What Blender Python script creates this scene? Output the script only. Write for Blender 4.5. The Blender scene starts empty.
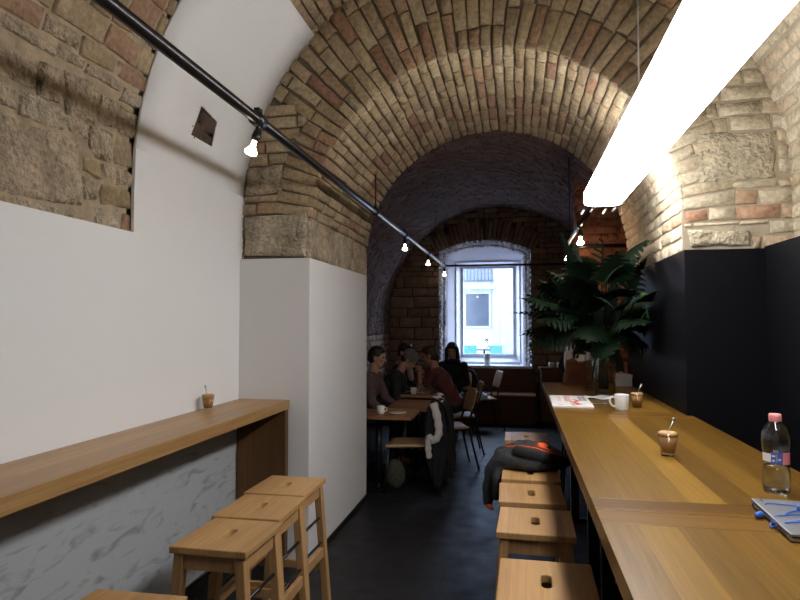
import bpy, bmesh, math, random
from mathutils import Vector, Matrix, noise
random.seed(7)
PI = math.pi
sc = bpy.context.scene
COL = sc.collection
V = Vector

# ------------------------------------------------------------------ camera
F_PX = 620.0
YAW = math.atan(117 / F_PX)
PITCH = math.atan(23 / F_PX * math.cos(YAW))
cam_d = bpy.data.cameras.new('camera'); cam = bpy.data.objects.new('camera', cam_d); COL.objects.link(cam)
cam_d.sensor_width = 36; cam_d.lens = F_PX / 800 * 36; cam_d.clip_start = 0.05
cam.location = (0, 0, 1.55)
fw = V((-math.sin(YAW) * math.cos(PITCH), math.cos(YAW) * math.cos(PITCH), math.sin(PITCH)))
cam.rotation_euler = fw.to_track_quat('-Z', 'Y').to_euler()
sc.camera = cam

# ------------------------------------------------------------------ materials
def newmat(name):
    m = bpy.data.materials.new(name); m.use_nodes = True
    nt = m.node_tree; b = nt.nodes['Principled BSDF']
    return m, nt, b

def nd(nt, t, **k):
    n = nt.nodes.new(t)
    for a, v in k.items(): setattr(n, a, v)
    return n

def rgba(c): return (c[0], c[1], c[2], 1)

def srgb(r, g, b):
    f = lambda x: (x / 255 / 12.92) if x / 255 < .04045 else ((x / 255 + .055) / 1.055) ** 2.4
    return (f(r), f(g), f(b))

def simple(name, col, rough=.5, metal=0, var=.12, nscale=14, bump=0.0, bscale=60, **kw):
    m, nt, b = newmat(name)
    tc = nd(nt, 'ShaderNodeTexCoord')
    n = nd(nt, 'ShaderNodeTexNoise'); n.inputs['Scale'].default_value = nscale; n.inputs['Detail'].default_value = 4
    nt.links.new(tc.outputs['Object'], n.inputs['Vector'])
    mx = nd(nt, 'ShaderNodeMix', data_type='RGBA')
    mx.inputs[6].default_value = rgba([c * (1 - var) for c in col]); mx.inputs[7].default_value = rgba([min(1, c * (1 + var)) for c in col])
    nt.links.new(n.outputs['Fac'], mx.inputs[0]); nt.links.new(mx.outputs[2], b.inputs['Base Color'])
    b.inputs['Roughness'].default_value = rough; b.inputs['Metallic'].default_value = metal
    if bump:
        n2 = nd(nt, 'ShaderNodeTexNoise'); n2.inputs['Scale'].default_value = bscale; n2.inputs['Detail'].default_value = 5
        nt.links.new(tc.outputs['Object'], n2.inputs['Vector'])
        bp = nd(nt, 'ShaderNodeBump'); bp.inputs['Strength'].default_value = bump; bp.inputs['Distance'].default_value = .01
        nt.links.new(n2.outputs['Fac'], bp.inputs['Height']); nt.links.new(bp.outputs[0], b.inputs['Normal'])
    for k, v in kw.items(): b.inputs[k.replace('_', ' ')].default_value = v
    return m

def brickmat(name, palette, rough=.9, dirt=.35, bump=.5, bdist=.016):
    """one colour per brick (each brick is its own island), stained and pitted by 3-D noise"""
    m, nt, b = newmat(name)
    g = nd(nt, 'ShaderNodeNewGeometry'); r = nd(nt, 'ShaderNodeValToRGB'); r.color_ramp.interpolation = 'LINEAR'
    els = r.color_ramp.elements
    while len(els) < len(palette): els.new(.5)
    for i, (p, c) in enumerate(palette):
        els[i].position = p; els[i].color = rgba(c)
    nt.links.new(g.outputs['Random Per Island'], r.inputs[0])
    tc = nd(nt, 'ShaderNodeTexCoord')
    n = nd(nt, 'ShaderNodeTexNoise'); n.inputs['Scale'].default_value = 5; n.inputs['Detail'].default_value = 7; n.inputs['Roughness'].default_value = .65
    nt.links.new(tc.outputs['Object'], n.inputs['Vector'])
    mr = nd(nt, 'ShaderNodeMapRange'); mr.inputs[1].default_value = .3; mr.inputs[2].default_value = .7
    mr.inputs[3].default_value = 1 - dirt; mr.inputs[4].default_value = 1 + dirt * .45
    nt.links.new(n.outputs['Fac'], mr.inputs[0])
    n3 = nd(nt, 'ShaderNodeTexNoise'); n3.inputs['Scale'].default_value = 42; n3.inputs['Detail'].default_value = 6
    nt.links.new(tc.outputs['Object'], n3.inputs['Vector'])
    mr3 = nd(nt, 'ShaderNodeMapRange'); mr3.inputs[1].default_value = .3; mr3.inputs[2].default_value = .7; mr3.inputs[3].default_value = .72; mr3.inputs[4].default_value = 1.18
    nt.links.new(n3.outputs['Fac'], mr3.inputs[0])
    mm = nd(nt, 'ShaderNodeMath', operation='MULTIPLY'); nt.links.new(mr.outputs[0], mm.inputs[0]); nt.links.new(mr3.outputs[0], mm.inputs[1])
    hs = nd(nt, 'ShaderNodeHueSaturation'); nt.links.new(r.outputs[0], hs.inputs['Color']); nt.links.new(mm.outputs[0], hs.inputs['Value'])
    nt.links.new(hs.outputs[0], b.inputs['Base Color'])
    bp = nd(nt, 'ShaderNodeBump'); bp.inputs['Strength'].default_value = bump; bp.inputs['Distance'].default_value = bdist
    n4 = nd(nt, 'ShaderNodeTexNoise'); n4.inputs['Scale'].default_value = 19; n4.inputs['Detail'].default_value = 3; nt.links.new(tc.outputs['Object'], n4.inputs['Vector'])
    sm = nd(nt, 'ShaderNodeMath', operation='MULTIPLY_ADD'); nt.links.new(n4.outputs['Fac'], sm.inputs[0]); sm.inputs[1].default_value = 1.3; nt.links.new(n3.outputs['Fac'], sm.inputs[2])
    nt.links.new(sm.outputs[0], bp.inputs['Height']); nt.links.new(bp.outputs[0], b.inputs['Normal'])
    b.inputs['Roughness'].default_value = rough
    return m

def woodmat(name, dark, light, axis='Y', stave=.09, rough=.38, vary=.3, sw=.25, length=0, spec=.32):
    """oak staves running along an axis, one tone per stave, fine stretched grain"""
    m, nt, b = newmat(name)
    tc = nd(nt, 'ShaderNodeTexCoord'); sp = nd(nt, 'ShaderNodeSeparateXYZ'); nt.links.new(tc.outputs['Object'], sp.inputs[0])
    other = {'Y': 'X', 'X': 'Y', 'Z': 'X'}[axis]
    dv = nd(nt, 'ShaderNodeMath', operation='DIVIDE'); nt.links.new(sp.outputs[other], dv.inputs[0]); dv.inputs[1].default_value = stave
    fl = nd(nt, 'ShaderNodeMath', operation='FLOOR'); nt.links.new(dv.outputs[0], fl.inputs[0])
    oi = nd(nt, 'ShaderNodeObjectInfo')
    cb = nd(nt, 'ShaderNodeCombineXYZ'); nt.links.new(fl.outputs[0], cb.inputs[0]); nt.links.new(oi.outputs['Random'], cb.inputs[1])
    if length:
        # staves are cut to length, staggered
        ml = nd(nt, 'ShaderNodeMath', operation='MULTIPLY_ADD'); nt.links.new(fl.outputs[0], ml.inputs[0]); ml.inputs[1].default_value = .37; 
        d2 = nd(nt, 'ShaderNodeMath', operation='DIVIDE'); nt.links.new(sp.outputs[axis], d2.inputs[0]); d2.inputs[1].default_value = length
        nt.links.new(d2.outputs[0], ml.inputs[2])
        f2 = nd(nt, 'ShaderNodeMath', operation='FLOOR'); nt.links.new(ml.outputs[0], f2.inputs[0]); nt.links.new(f2.outputs[0], cb.inputs[2])
    wn = nd(nt, 'ShaderNodeTexWhiteNoise', noise_dimensions='3D'); nt.links.new(cb.outputs[0], wn.inputs['Vector'])
    mp = nd(nt, 'ShaderNodeMapping')
    sc_ = {'Y': (52, 2.0, 52), 'X': (2.0, 52, 52), 'Z': (52, 52, 2.0)}[axis]
    mp.inputs['Scale'].default_value = sc_
    ad = nd(nt, 'ShaderNodeVectorMath', operation='MULTIPLY_ADD'); nt.links.new(wn.outputs['Color'], ad.inputs[0]); ad.inputs[1].default_value = (7, 7, 7)
    nt.links.new(tc.outputs['Object'], ad.inputs[2]); nt.links.new(ad.outputs[0], mp.inputs['Vector'])
    n = nd(nt, 'ShaderNodeTexNoise'); n.inputs['Scale'].default_value = 1.5; n.inputs['Detail'].default_value = 6; n.inputs['Distortion'].default_value = .6
    nt.links.new(mp.outputs[0], n.inputs['Vector'])
    mr = nd(nt, 'ShaderNodeMapRange'); mr.inputs[1].default_value = .3; mr.inputs[2].default_value = .7
    mr.inputs[3].default_value = 0; mr.inputs[4].default_value = 1; nt.links.new(n.outputs['Fac'], mr.inputs[0])
    mx = nd(nt, 'ShaderNodeMix', data_type='RGBA'); mx.inputs[6].default_value = rgba(dark); mx.inputs[7].default_value = rgba(light)
    m1 = nd(nt, 'ShaderNodeMath', operation='MULTIPLY'); nt.links.new(mr.outputs[0], m1.inputs[0]); m1.inputs[1].default_value = 1 - sw
    m2 = nd(nt, 'ShaderNodeMath', operation='MULTIPLY_ADD'); nt.links.new(wn.outputs['Value'], m2.inputs[0]); m2.inputs[1].default_value = sw; nt.links.new(m1.outputs[0], m2.inputs[2])
    nt.links.new(m2.outputs[0], mx.inputs[0])
    mv = nd(nt, 'ShaderNodeMapRange'); mv.inputs[3].default_value = 1 - vary; mv.inputs[4].default_value = 1 + vary * .6
    nt.links.new(wn.outputs['Value'], mv.inputs[0])
    hs = nd(nt, 'ShaderNodeHueSaturation'); nt.links.new(mx.outputs[2], hs.inputs['Color']); nt.links.new(mv.outputs[0], hs.inputs['Value'])
    nt.links.new(hs.outputs[0], b.inputs['Base Color'])
    b.inputs['Roughness'].default_value = rough; b.inputs['Specular IOR Level'].default_value = spec
    bp = nd(nt, 'ShaderNodeBump'); bp.inputs['Strength'].default_value = .12; bp.inputs['Distance'].default_value = .003
    nt.links.new(n.outputs['Fac'], bp.inputs['Height']); nt.links.new(bp.outputs[0], b.inputs['Normal'])
    return m

def glassmat(name, tint=(1, 1, 1), ior=1.45, rough=0.0):
    m, nt, b = newmat(name)
    b.inputs['Base Color'].default_value = rgba(tint); b.inputs['Transmission Weight'].default_value = 1
    b.inputs['Roughness'].default_value = rough; b.inputs['IOR'].default_value = ior
    n = nd(nt, 'ShaderNodeTexNoise'); n.inputs['Scale'].default_value = 3
    bp = nd(nt, 'ShaderNodeBump'); bp.inputs['Strength'].default_value = .02; nt.links.new(n.outputs['Fac'], bp.inputs['Height']); nt.links.new(bp.outputs[0], b.inputs['Normal'])
    return m

def panemat(name, tint=(.97, .985, 1), gloss=.04):
    """thin flat glass: mostly clear with a weak mirror reflection"""
    m, nt, b = newmat(name)
    tr = nd(nt, 'ShaderNodeBsdfTransparent'); tr.inputs[0].default_value = rgba(tint)
    gl = nd(nt, 'ShaderNodeBsdfGlossy'); gl.inputs['Roughness'].default_value = .02
    lw = nd(nt, 'ShaderNodeLayerWeight'); lw.inputs[0].default_value = .5
    pw = nd(nt, 'ShaderNodeMath', operation='POWER'); nt.links.new(lw.outputs['Facing'], pw.inputs[0]); pw.inputs[1].default_value = 3.5
    fr = nd(nt, 'ShaderNodeMath', operation='MULTIPLY_ADD'); nt.links.new(pw.outputs[0], fr.inputs[0]); fr.inputs[1].default_value = .75; fr.inputs[2].default_value = gloss
    mx = nd(nt, 'ShaderNodeMixShader'); nt.links.new(fr.outputs[0], mx.inputs[0]); nt.links.new(tr.outputs[0], mx.inputs[1]); nt.links.new(gl.outputs[0], mx.inputs[2])
    nt.links.new(mx.outputs[0], nt.nodes['Material Output'].inputs['Surface'])
    return m

def glow(name, col, s):
    m, nt, b = newmat(name)
    b.inputs['Base Color'].default_value = rgba(col); b.inputs['Emission Color'].default_value = rgba(col); b.inputs['Emission Strength'].default_value = s
    n = nd(nt, 'ShaderNodeTexNoise'); n.inputs['Scale'].default_value = 2
    mr = nd(nt, 'ShaderNodeMapRange'); mr.inputs[3].default_value = s * .92; mr.inputs[4].default_value = s * 1.08
    nt.links.new(n.outputs['Fac'], mr.inputs[0]); nt.links.new(mr.outputs[0], b.inputs['Emission Strength'])
    return m

LAMP_S = 20.0
M = {}
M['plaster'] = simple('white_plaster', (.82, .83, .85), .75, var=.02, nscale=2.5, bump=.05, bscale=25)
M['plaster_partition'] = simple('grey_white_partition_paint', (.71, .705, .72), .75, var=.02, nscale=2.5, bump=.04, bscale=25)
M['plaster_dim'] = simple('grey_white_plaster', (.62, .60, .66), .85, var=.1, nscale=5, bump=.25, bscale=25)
M['black_wall'] = simple('black_wall_paint', (.0042, .0046, .0065), .55, var=.2, bump=.04, bscale=30, Specular_IOR_Level=.10)
M['black_metal'] = simple('black_painted_steel', (.012, .012, .014), .3, var=.2)
M['pipe'] = simple('dark_steel_pipe', (.06, .06, .065), .28, metal=.9, var=.15)
M['steel'] = simple('brushed_steel', (.55, .55, .57), .3, metal=1)
M['brick'] = brickmat('yellow_old_brick', [(0, (.36, .27, .155)), (.2, (.42, .325, .195)), (.4, (.48, .385, .245)), (.58, (.385, .285, .165)), (.72, (.44, .335, .215)), (.86, (.30, .235, .15)), (.94, (.40, .265, .165)), (1, (.37, .215, .13))], dirt=.3)
M['brick_rust'] = brickmat('rusty_old_brick', [(0, (.33, .20, .13)), (.5, (.38, .245, .16)), (1, (.30, .165, .11))], dirt=.3)
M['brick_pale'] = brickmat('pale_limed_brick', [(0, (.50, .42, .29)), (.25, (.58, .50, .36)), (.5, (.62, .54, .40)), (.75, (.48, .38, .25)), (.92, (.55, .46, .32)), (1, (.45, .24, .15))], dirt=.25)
M['brick_red'] = brickmat('red_brick', [(0, (.36, .15, .085)), (.4, (.44, .19, .11)), (.75, (.34, .13, .08)), (1, (.5, .25, .15))])
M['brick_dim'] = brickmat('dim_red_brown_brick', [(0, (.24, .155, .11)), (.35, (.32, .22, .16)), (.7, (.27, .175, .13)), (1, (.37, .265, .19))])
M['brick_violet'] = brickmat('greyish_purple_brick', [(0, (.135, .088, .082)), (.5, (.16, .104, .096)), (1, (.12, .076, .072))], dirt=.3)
M['brick_white'] = brickmat('whitewashed_brick', [(0, (.55, .53, .57)), (.6, (.68, .66, .70)), (1, (.45, .42, .46))], dirt=.3)
M['stone'] = brickmat('rough_limestone', [(0, (.50, .405, .285)), (.35, (.59, .485, .35)), (.7, (.53, .43, .305)), (1, (.62, .53, .40))], dirt=.5, bump=.9, bdist=.045)
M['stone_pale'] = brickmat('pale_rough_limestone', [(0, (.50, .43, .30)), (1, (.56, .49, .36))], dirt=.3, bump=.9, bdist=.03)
M['mortar'] = simple('old_mortar', (.40, .32, .22), .95, var=.55, nscale=13, bump=1.0, bscale=28)
M['mortar_gap'] = simple('shadowy_open_joint', (.15, .115, .078), .95, var=.5, nscale=11, bump=.8, bscale=40)
M['mortar_dark'] = simple('dark_mortar', (.085, .06, .045), .95, var=.4, nscale=9, bump=.8, bscale=40)
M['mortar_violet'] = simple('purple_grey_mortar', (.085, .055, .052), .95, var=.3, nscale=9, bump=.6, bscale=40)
M['mortar_pale'] = simple('pale_mortar', (.40, .34, .25), .95, var=.3, nscale=9, bump=.8, bscale=40)
M['mortar_red'] = simple('red_brick_dust_mortar', (.32, .14, .085), .95, var=.3, nscale=9, bump=.8, bscale=40)
M['oak_y'] = woodmat('oak_staves_long', (.080, .033, .0045), (.255, .140, .022), 'Y', .092, .33, .25, .62, 0, .16)
M['oak_x'] = woodmat('oak_staves_cross', (.100, .043, .007), (.175, .086, .015), 'X', .11, .33, .2, .3, 0, .16)
M['oak_z'] = woodmat('oak_upright', (.10, .045, .016), (.17, .083, .03), 'Z', .12, .45, .2)
M['shelf_oak'] = woodmat('oak_shelf', (.30, .165, .062), (.45, .275, .12), 'Y', .085, .35, .18)
M['birch'] = woodmat('birch_seat', (.37, .205, .08), (.50, .30, .13), 'Y', .11, .4, .14)
M['birch_leg'] = woodmat('birch_legs', (.36, .20, .085), (.50, .30, .14), 'Z', .3, .45, .1)
M['dark_wood'] = woodmat('dark_walnut_panel', (.085, .038, .019), (.15, .072, .036), 'X', .3, .45, .15)
M['table_wood'] = woodmat('cafe_table_wood', (.24, .105, .04), (.38, .18, .075), 'X', .11, .4, .2)
M['ply'] = simple('bent_plywood', (.50, .32, .17), .45, var=.1)
M['white_china'] = simple('white_china', (.82, .81, .79), .15, var=.02)
M['black_cloth'] = simple('black_cloth', (.007, .0075, .0095), .9, var=.3, bump=.5, bscale=90)
M['grey_cloth'] = simple('dark_grey_cloth', (.026, .029, .032), .85, var=.25, bump=.5, bscale=90)
M['orange_cloth'] = simple('orange_lining', (.75, .10, .02), .7, var=.15)
M['pale_band'] = simple('pale_grey_band', (.50, .47, .47), .8, var=.1)
M['leather'] = simple('brown_leather', (.20, .065, .03), .5, var=.3, bump=.4, bscale=40)
M['leaf'] = simple('dark_green_leaf', (.004, .013, .005), .6, var=.4, nscale=5, Specular_IOR_Level=.22)
M['leaf_bright'] = simple('bright_green_leaf', (.04, .13, .02), .4, var=.3, nscale=5)
M['leaf_palm'] = simple('deep_green_palm', (.0045, .013, .0065), .55, var=.3, nscale=6, Specular_IOR_Level=.22)
M['coffee'] = simple('milky_coffee', (.34, .165, .055), .4, var=.08)
M['crema'] = simple('coffee_foam', (.46, .28, .12), .6, var=.12, nscale=40)
M['pink'] = simple('pink_plastic_cap', (.80, .27, .30), .4, var=.05)
M['blue'] = simple('blue_rubber', (.03, .12, .48), .4, var=.1)
M['blue_ink'] = simple('blue_print', (.06, .11, .45), .5, var=.15)
M['white_plastic'] = simple('white_plastic', (.75, .76, .78), .35, var=.03)
M['alu'] = simple('silver_aluminium', (.33, .345, .37), .35, metal=.7, var=.03)
M['dark_plastic'] = simple('dark_plastic', (.01, .01, .012), .4)
M['paper'] = simple('white_paper', (.78, .77, .75), .6, var=.03)
M['red_ink'] = simple('red_ink', (.75, .05, .05), .6)
M['black_ink'] = simple('black_ink', (.03, .03, .035), .6)
M['glass'] = panemat('clear_thin_glass', (.97, .99, .98))
M['bottle'] = panemat('clear_bottle_plastic', (.93, .95, .965), .06)
M['vase_water'] = panemat('still_vase_water', (.92, .94, .92), .03)
M['water'] = glassmat('water', (.98, 1, 1), 1.33)
M['pane'] = panemat('window_glass')
M['white_paint'] = simple('white_painted_timber', (.74, .76, .84), .4, var=.03)
M['facade'] = simple('white_street_facade', (.31, .35, .43), .9, var=.03)
M['facade_grey'] = simple('pale_grey_pilaster', (.19, .215, .28), .9, var=.04)
M['street'] = simple('street_paving', (.45, .45, .47), .9, var=.15, nscale=3)
M['teal'] = simple('turquoise_plastic', (.02, .11, .125), .5, var=.06)
M['dark_glass'] = simple('dark_shop_glass', (.035, .042, .058), .15, var=.6, nscale=2.5)
M['blue_cloth'] = simple('pale_blue_cloth', (.35, .45, .68), .8, var=.2)
M['lamp'] = glow('white_lamp_diffuser', (1.0, .985, .965), LAMP_S)
M['bulb'] = glow('warm_bulb_glass', (1.0, .80, .56), 16)
M['bulb_right'] = glow('warm_reflector_bulb', (1.0, .64, .40), 130)
M['skin_a'] = simple('skin_light', (.46, .27, .18), .55, var=.08)
M['skin_b'] = simple('skin_tan', (.36, .18, .11), .55, var=.08)
M['hair'] = simple('black_hair', (.012, .009, .008), .5, var=.3, nscale=60, bump=.5, bscale=120)
M['hair_brown'] = simple('dark_brown_hair', (.03, .017, .011), .5, var=.3, nscale=60, bump=.5, bscale=120)
M['cap'] = simple('grey_knit_cap', (.16, .15, .14), .95, var=.3, nscale=50, bump=.6, bscale=80)
M['shirt_check'] = simple('muted_patterned_shirt', (.11, .075, .075), .85, var=.7, nscale=45)
M['shirt_dark'] = simple('charcoal_sweater', (.02, .02, .021), .9, var=.3)
M['shirt_red'] = simple('maroon_tee', (.105, .027, .024), .85, var=.25)
M['scarf'] = simple('pale_scarf', (.52, .45, .42), .85, var=.2)
M['jeans'] = simple('dark_trousers', (.018, .019, .026), .85, var=.25)
M['shoe'] = simple('dark_shoe', (.02, .018, .017), .6)
M['eye'] = simple('dark_eye', (.01, .008, .007), .2)
M['lip'] = simple('lips', (.32, .12, .10), .5)

def scuffed():
    m, nt, b = newmat('scuffed_white_panel')
    tc = nd(nt, 'ShaderNodeTexCoord')
    mp = nd(nt, 'ShaderNodeMapping'); mp.inputs['Scale'].default_value = (1, 3, 9); mp.inputs['Rotation'].default_value = (.9, 0, 0)
    nt.links.new(tc.outputs['Object'], mp.inputs['Vector'])
    n = nd(nt, 'ShaderNodeTexNoise'); n.inputs['Scale'].default_value = 1.6; n.inputs['Detail'].default_value = 5; n.inputs['Distortion'].default_value = 1.5
    nt.links.new(mp.outputs[0], n.inputs['Vector'])
    mr = nd(nt, 'ShaderNodeMapRange'); mr.inputs[1].default_value = .54; mr.inputs[2].default_value = .74
    nt.links.new(n.outputs['Fac'], mr.inputs[0])
    mx = nd(nt, 'ShaderNodeMix', data_type='RGBA'); mx.inputs[6].default_value = (.44, .465, .50, 1); mx.inputs[7].default_value = (.25, .255, .27, 1)
    nt.links.new(mr.outputs[0], mx.inputs[0]); nt.links.new(mx.outputs[2], b.inputs['Base Color']); b.inputs['Roughness'].default_value = .55
    return m
M['scuffed'] = scuffed()

def floormat():
    m, nt, b = newmat('dark_slab_floor')
    tc = nd(nt, 'ShaderNodeTexCoord')
    br = nd(nt, 'ShaderNodeTexBrick'); br.offset = 0.5
    br.inputs['Color1'].default_value = (.010, .010, .0115, 1); br.inputs['Color2'].default_value = (.015, .015, .017, 1); br.inputs['Mortar'].default_value = (.006, .006, .007, 1)
    br.inputs['Scale'].default_value = 1; br.inputs['Brick Width'].default_value = .9; br.inputs['Row Height'].default_value = .6; br.inputs['Mortar Size'].default_value = .006
    nt.links.new(tc.outputs['Object'], br.inputs['Vector'])
    n = nd(nt, 'ShaderNodeTexNoise'); n.inputs['Scale'].default_value = 6; n.inputs['Detail'].default_value = 6; nt.links.new(tc.outputs['Object'], n.inputs['Vector'])
    mr = nd(nt, 'ShaderNodeMapRange'); mr.inputs[1].default_value = .3; mr.inputs[2].default_value = .7; mr.inputs[3].default_value = .40; mr.inputs[4].default_value = .55; b.inputs['Specular IOR Level'].default_value = .3
    nt.links.new(n.outputs['Fac'], mr.inputs[0]); nt.links.new(mr.outputs[0], b.inputs['Roughness'])
    nt.links.new(br.outputs['Color'], b.inputs['Base Color'])
    bp = nd(nt, 'ShaderNodeBump'); bp.inputs['Strength'].default_value = .25; bp.inputs['Distance'].default_value = .004
    ad = nd(nt, 'ShaderNodeMath', operation='SUBTRACT'); nt.links.new(n.outputs['Fac'], ad.inputs[0]); nt.links.new(br.outputs['Fac'], ad.inputs[1])
    nt.links.new(ad.outputs[0], bp.inputs['Height']); nt.links.new(bp.outputs[0], b.inputs['Normal'])
    return m
M['floor'] = floormat()

# ------------------------------------------------------------------ mesh building
class MB:
    def __init__(s): s.v = []; s.f = []; s.m = []; s.sm = []
    def add(s, vs, fs, mi=0, smooth=False):
        o = len(s.v); s.v += [tuple(x) for x in vs]
        for f in fs: s.f.append(tuple(i + o for i in f)); s.m.append(mi); s.sm.append(smooth)
        return s
    def box(s, a, b, mi=0, mat=None, bev=0.0):
        (x0, y0, z0), (x1, y1, z1) = a, b
        if x0 > x1: x0, x1 = x1, x0
        if y0 > y1: y0, y1 = y1, y0
        if z0 > z1: z0, z1 = z1, z0
        if bev <= 0:
            vs = [V((x, y, z)) for z in (z0, z1) for y in (y0, y1) for x in (x0, x1)]
            fs = [(0, 2, 3, 1), (4, 5, 7, 6), (0, 1, 5, 4), (2, 6, 7, 3), (0, 4, 6, 2), (1, 3, 7, 5)]
        else:
            bm = bmesh.new(); bmesh.ops.create_cube(bm, size=1)
            for v in bm.verts: v.co = V(((x0 + x1) / 2 + v.co.x * (x1 - x0), (y0 + y1) / 2 + v.co.y * (y1 - y0), (z0 + z1) / 2 + v.co.z * (z1 - z0)))
            bmesh.ops.bevel(bm, geom=bm.edges[:], offset=bev, segments=2, affect='EDGES', profile=.6)
            vs = [v.co.copy() for v in bm.verts]; bm.verts.index_update(); fs = [tuple(v.index for v in f.verts) for f in bm.faces]; bm.free()
        if mat is not None: vs = [mat @ v for v in vs]
        return s.add(vs, fs, mi)
    def bar(s, p, q, w, h=None, up=V((0, 0, 1)), mi=0, bev=0.0):
        """square-section bar from p to q"""
        p, q = V(p), V(q); h = h or w; d = q - p; L = d.length; z = d.normalized()
        x = up.cross(z)
        if x.length < 1e-4: x = V((1, 0, 0))
        x.normalize(); y = z.cross(x)
        mt = Matrix(((x.x, y.x, z.x, p.x), (x.y, y.y, z.y, p.y), (x.z, y.z, z.z, p.z), (0, 0, 0, 1)))
        return s.box((-w / 2, -h / 2, 0), (w / 2, h / 2, L), mi, mt, bev)
    def tube(s, pts, r, n=10, mi=0, caps=True):
        pts = [V(p) for p in pts]; rs = r if isinstance(r, (list, tuple)) else [r] * len(pts)
        vs = []; fs = []; prev = None
        for i, p in enumerate(pts):
            d = (pts[min(i + 1, len(pts) - 1)] - pts[max(i - 1, 0)]).normalized()
            if prev is None:
                a = V((0, 0, 1)) if abs(d.z) < .9 else V((1, 0, 0)); x = a.cross(d).normalized()
            else:
                x = prev - d * prev.dot(d); x = x.normalized() if x.length > 1e-6 else V((1, 0, 0))
            prev = x; y = d.cross(x)
            for k in range(n):
                t = 2 * PI * k / n; vs.append(p + (x * math.cos(t) + y * math.sin(t)) * rs[i])
        for i in range(len(pts) - 1):
            for k in range(n): fs.append((i * n + k, i * n + (k + 1) % n, (i + 1) * n + (k + 1) % n, (i + 1) * n + k))
        if caps:
            fs.append(tuple(reversed(range(n)))); fs.append(tuple(range((len(pts) - 1) * n, len(pts) * n)))
        return s.add(vs, fs, mi, True)
    def lathe(s, prof, c=(0, 0, 0), n=28, mi=0, close=False):
        """prof: (r,z) list, revolved round z at c"""
        c = V(c); vs = []; fs = []
        for r, z in prof:
            for k in range(n):
                t = 2 * PI * k / n; vs.append(c + V((r * math.cos(t), r * math.sin(t), z)))
        m = len(prof)
        for i in range(m - 1 + (1 if close else 0)):
            j = (i + 1) % m
            for k in range(n): fs.append((i * n + k, i * n + (k + 1) % n, j * n + (k + 1) % n, j * n + k))
        if not close:
            if prof[0][0] > 1e-6: fs.append(tuple(reversed(range(n))))
            if prof[-1][0] > 1e-6: fs.append(tuple(range((m - 1) * n, m * n)))
        return s.add(vs, fs, mi, True)
    def ell(s, c, r, rot=None, n=14, mi=0):
        c = V(c); vs = []; fs = []; k = n
        mnum = n // 2
        for i in range(mnum + 1):
            a = -PI / 2 + PI * i / mnum
            if i in (0, mnum): ring = [V((0, 0, math.sin(a)))]
            else: ring = [V((math.cos(a) * math.cos(2 * PI * j / k), math.cos(a) * math.sin(2 * PI * j / k), math.sin(a))) for j in range(k)]
            for p in ring:
                q = V((p.x * r[0], p.y * r[1], p.z * r[2]))
                if rot is not None: q = rot @ q
                vs.append(c + q)
        idx = lambda i, j: 0 if i == 0 else (len(vs) - 1 if i == mnum else 1 + (i - 1) * k + j % k)
        for i in range(mnum):
            for j in range(k):
                q = [idx(i, j), idx(i, j + 1), idx(i + 1, j + 1), idx(i + 1, j)]
                o = []
                for e in q:
                    if e not in o: o.append(e)
                fs.append(tuple(o))
        return s.add(vs, fs, mi, True)
    def cap(s, p, r0, q, r1, n=12, mi=0):
        """tapered capsule"""
        p, q = V(p), V(q); d = q - p; L = max(d.length, 1e-5); z = d / L
        a = V((0, 0, 1)) if abs(z.z) < .9 else V((1, 0, 0)); x = a.cross(z).normalized(); y = z.cross(x)
        prof = []
        for i in range(1, 5):
            t = -PI / 2 + PI / 2 * i / 4; prof.append((r0 * math.cos(t), r0 * math.sin(t)))
        for i in range(0, 4):
            t = PI / 2 * i / 4; prof.append((r1 * math.cos(t), L + r1 * math.sin(t)))
        vs = [p - z * r0]; fs = []
        for r, h in prof:
            for k in range(n):
                t = 2 * PI * k / n; vs.append(p + (x * math.cos(t) + y * math.sin(t)) * r + z * h)
        vs.append(p + z * (L + r1)); m = len(prof); last = len(vs) - 1
        for k in range(n): fs.append((0, 1 + (k + 1) % n, 1 + k))
        for i in range(m - 1):
            for k in range(n): fs.append((1 + i * n + k, 1 + i * n + (k + 1) % n, 1 + (i + 1) * n + (k + 1) % n, 1 + (i + 1) * n + k))
        for k in range(n): fs.append((1 + (m - 1) * n + k, 1 + (m - 1) * n + (k + 1) % n, last))
        return s.add(vs, fs, mi, True)
    def grid(s, fn, nu, nv, mi=0, smooth=True, skip=None):
        vs = [fn(i / nu, j / nv) for j in range(nv + 1) for i in range(nu + 1)]
        fs = [(j * (nu + 1) + i, j * (nu + 1) + i + 1, (j + 1) * (nu + 1) + i + 1, (j + 1) * (nu + 1) + i) for j in range(nv) for i in range(nu) if not (skip and skip(i, j))]
        return s.add(vs, fs, mi, smooth)
    def mesh(s, name):
        me = bpy.data.meshes.new(name); me.from_pydata(s.v, [], s.f)
        me.polygons.foreach_set('material_index', s.m); me.polygons.foreach_set('use_smooth', s.sm); me.update()
        return me
    def build(s, name, mats, parent=None, kind=None, recalc=False, loc=None):
        me = s.mesh(name)
        if recalc:
            bm = bmesh.new(); bm.from_mesh(me); bmesh.ops.recalc_face_normals(bm, faces=bm.faces); bm.to_mesh(me); bm.free()
        for m in (mats if isinstance(mats, (list, tuple)) else [mats]): me.materials.append(m)
        o = bpy.data.objects.new(name, me); COL.objects.link(o)
        if parent is not None: o.parent = parent
        if loc is not None: o.location = loc
        if kind: o['kind'] = kind
        return o

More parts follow.
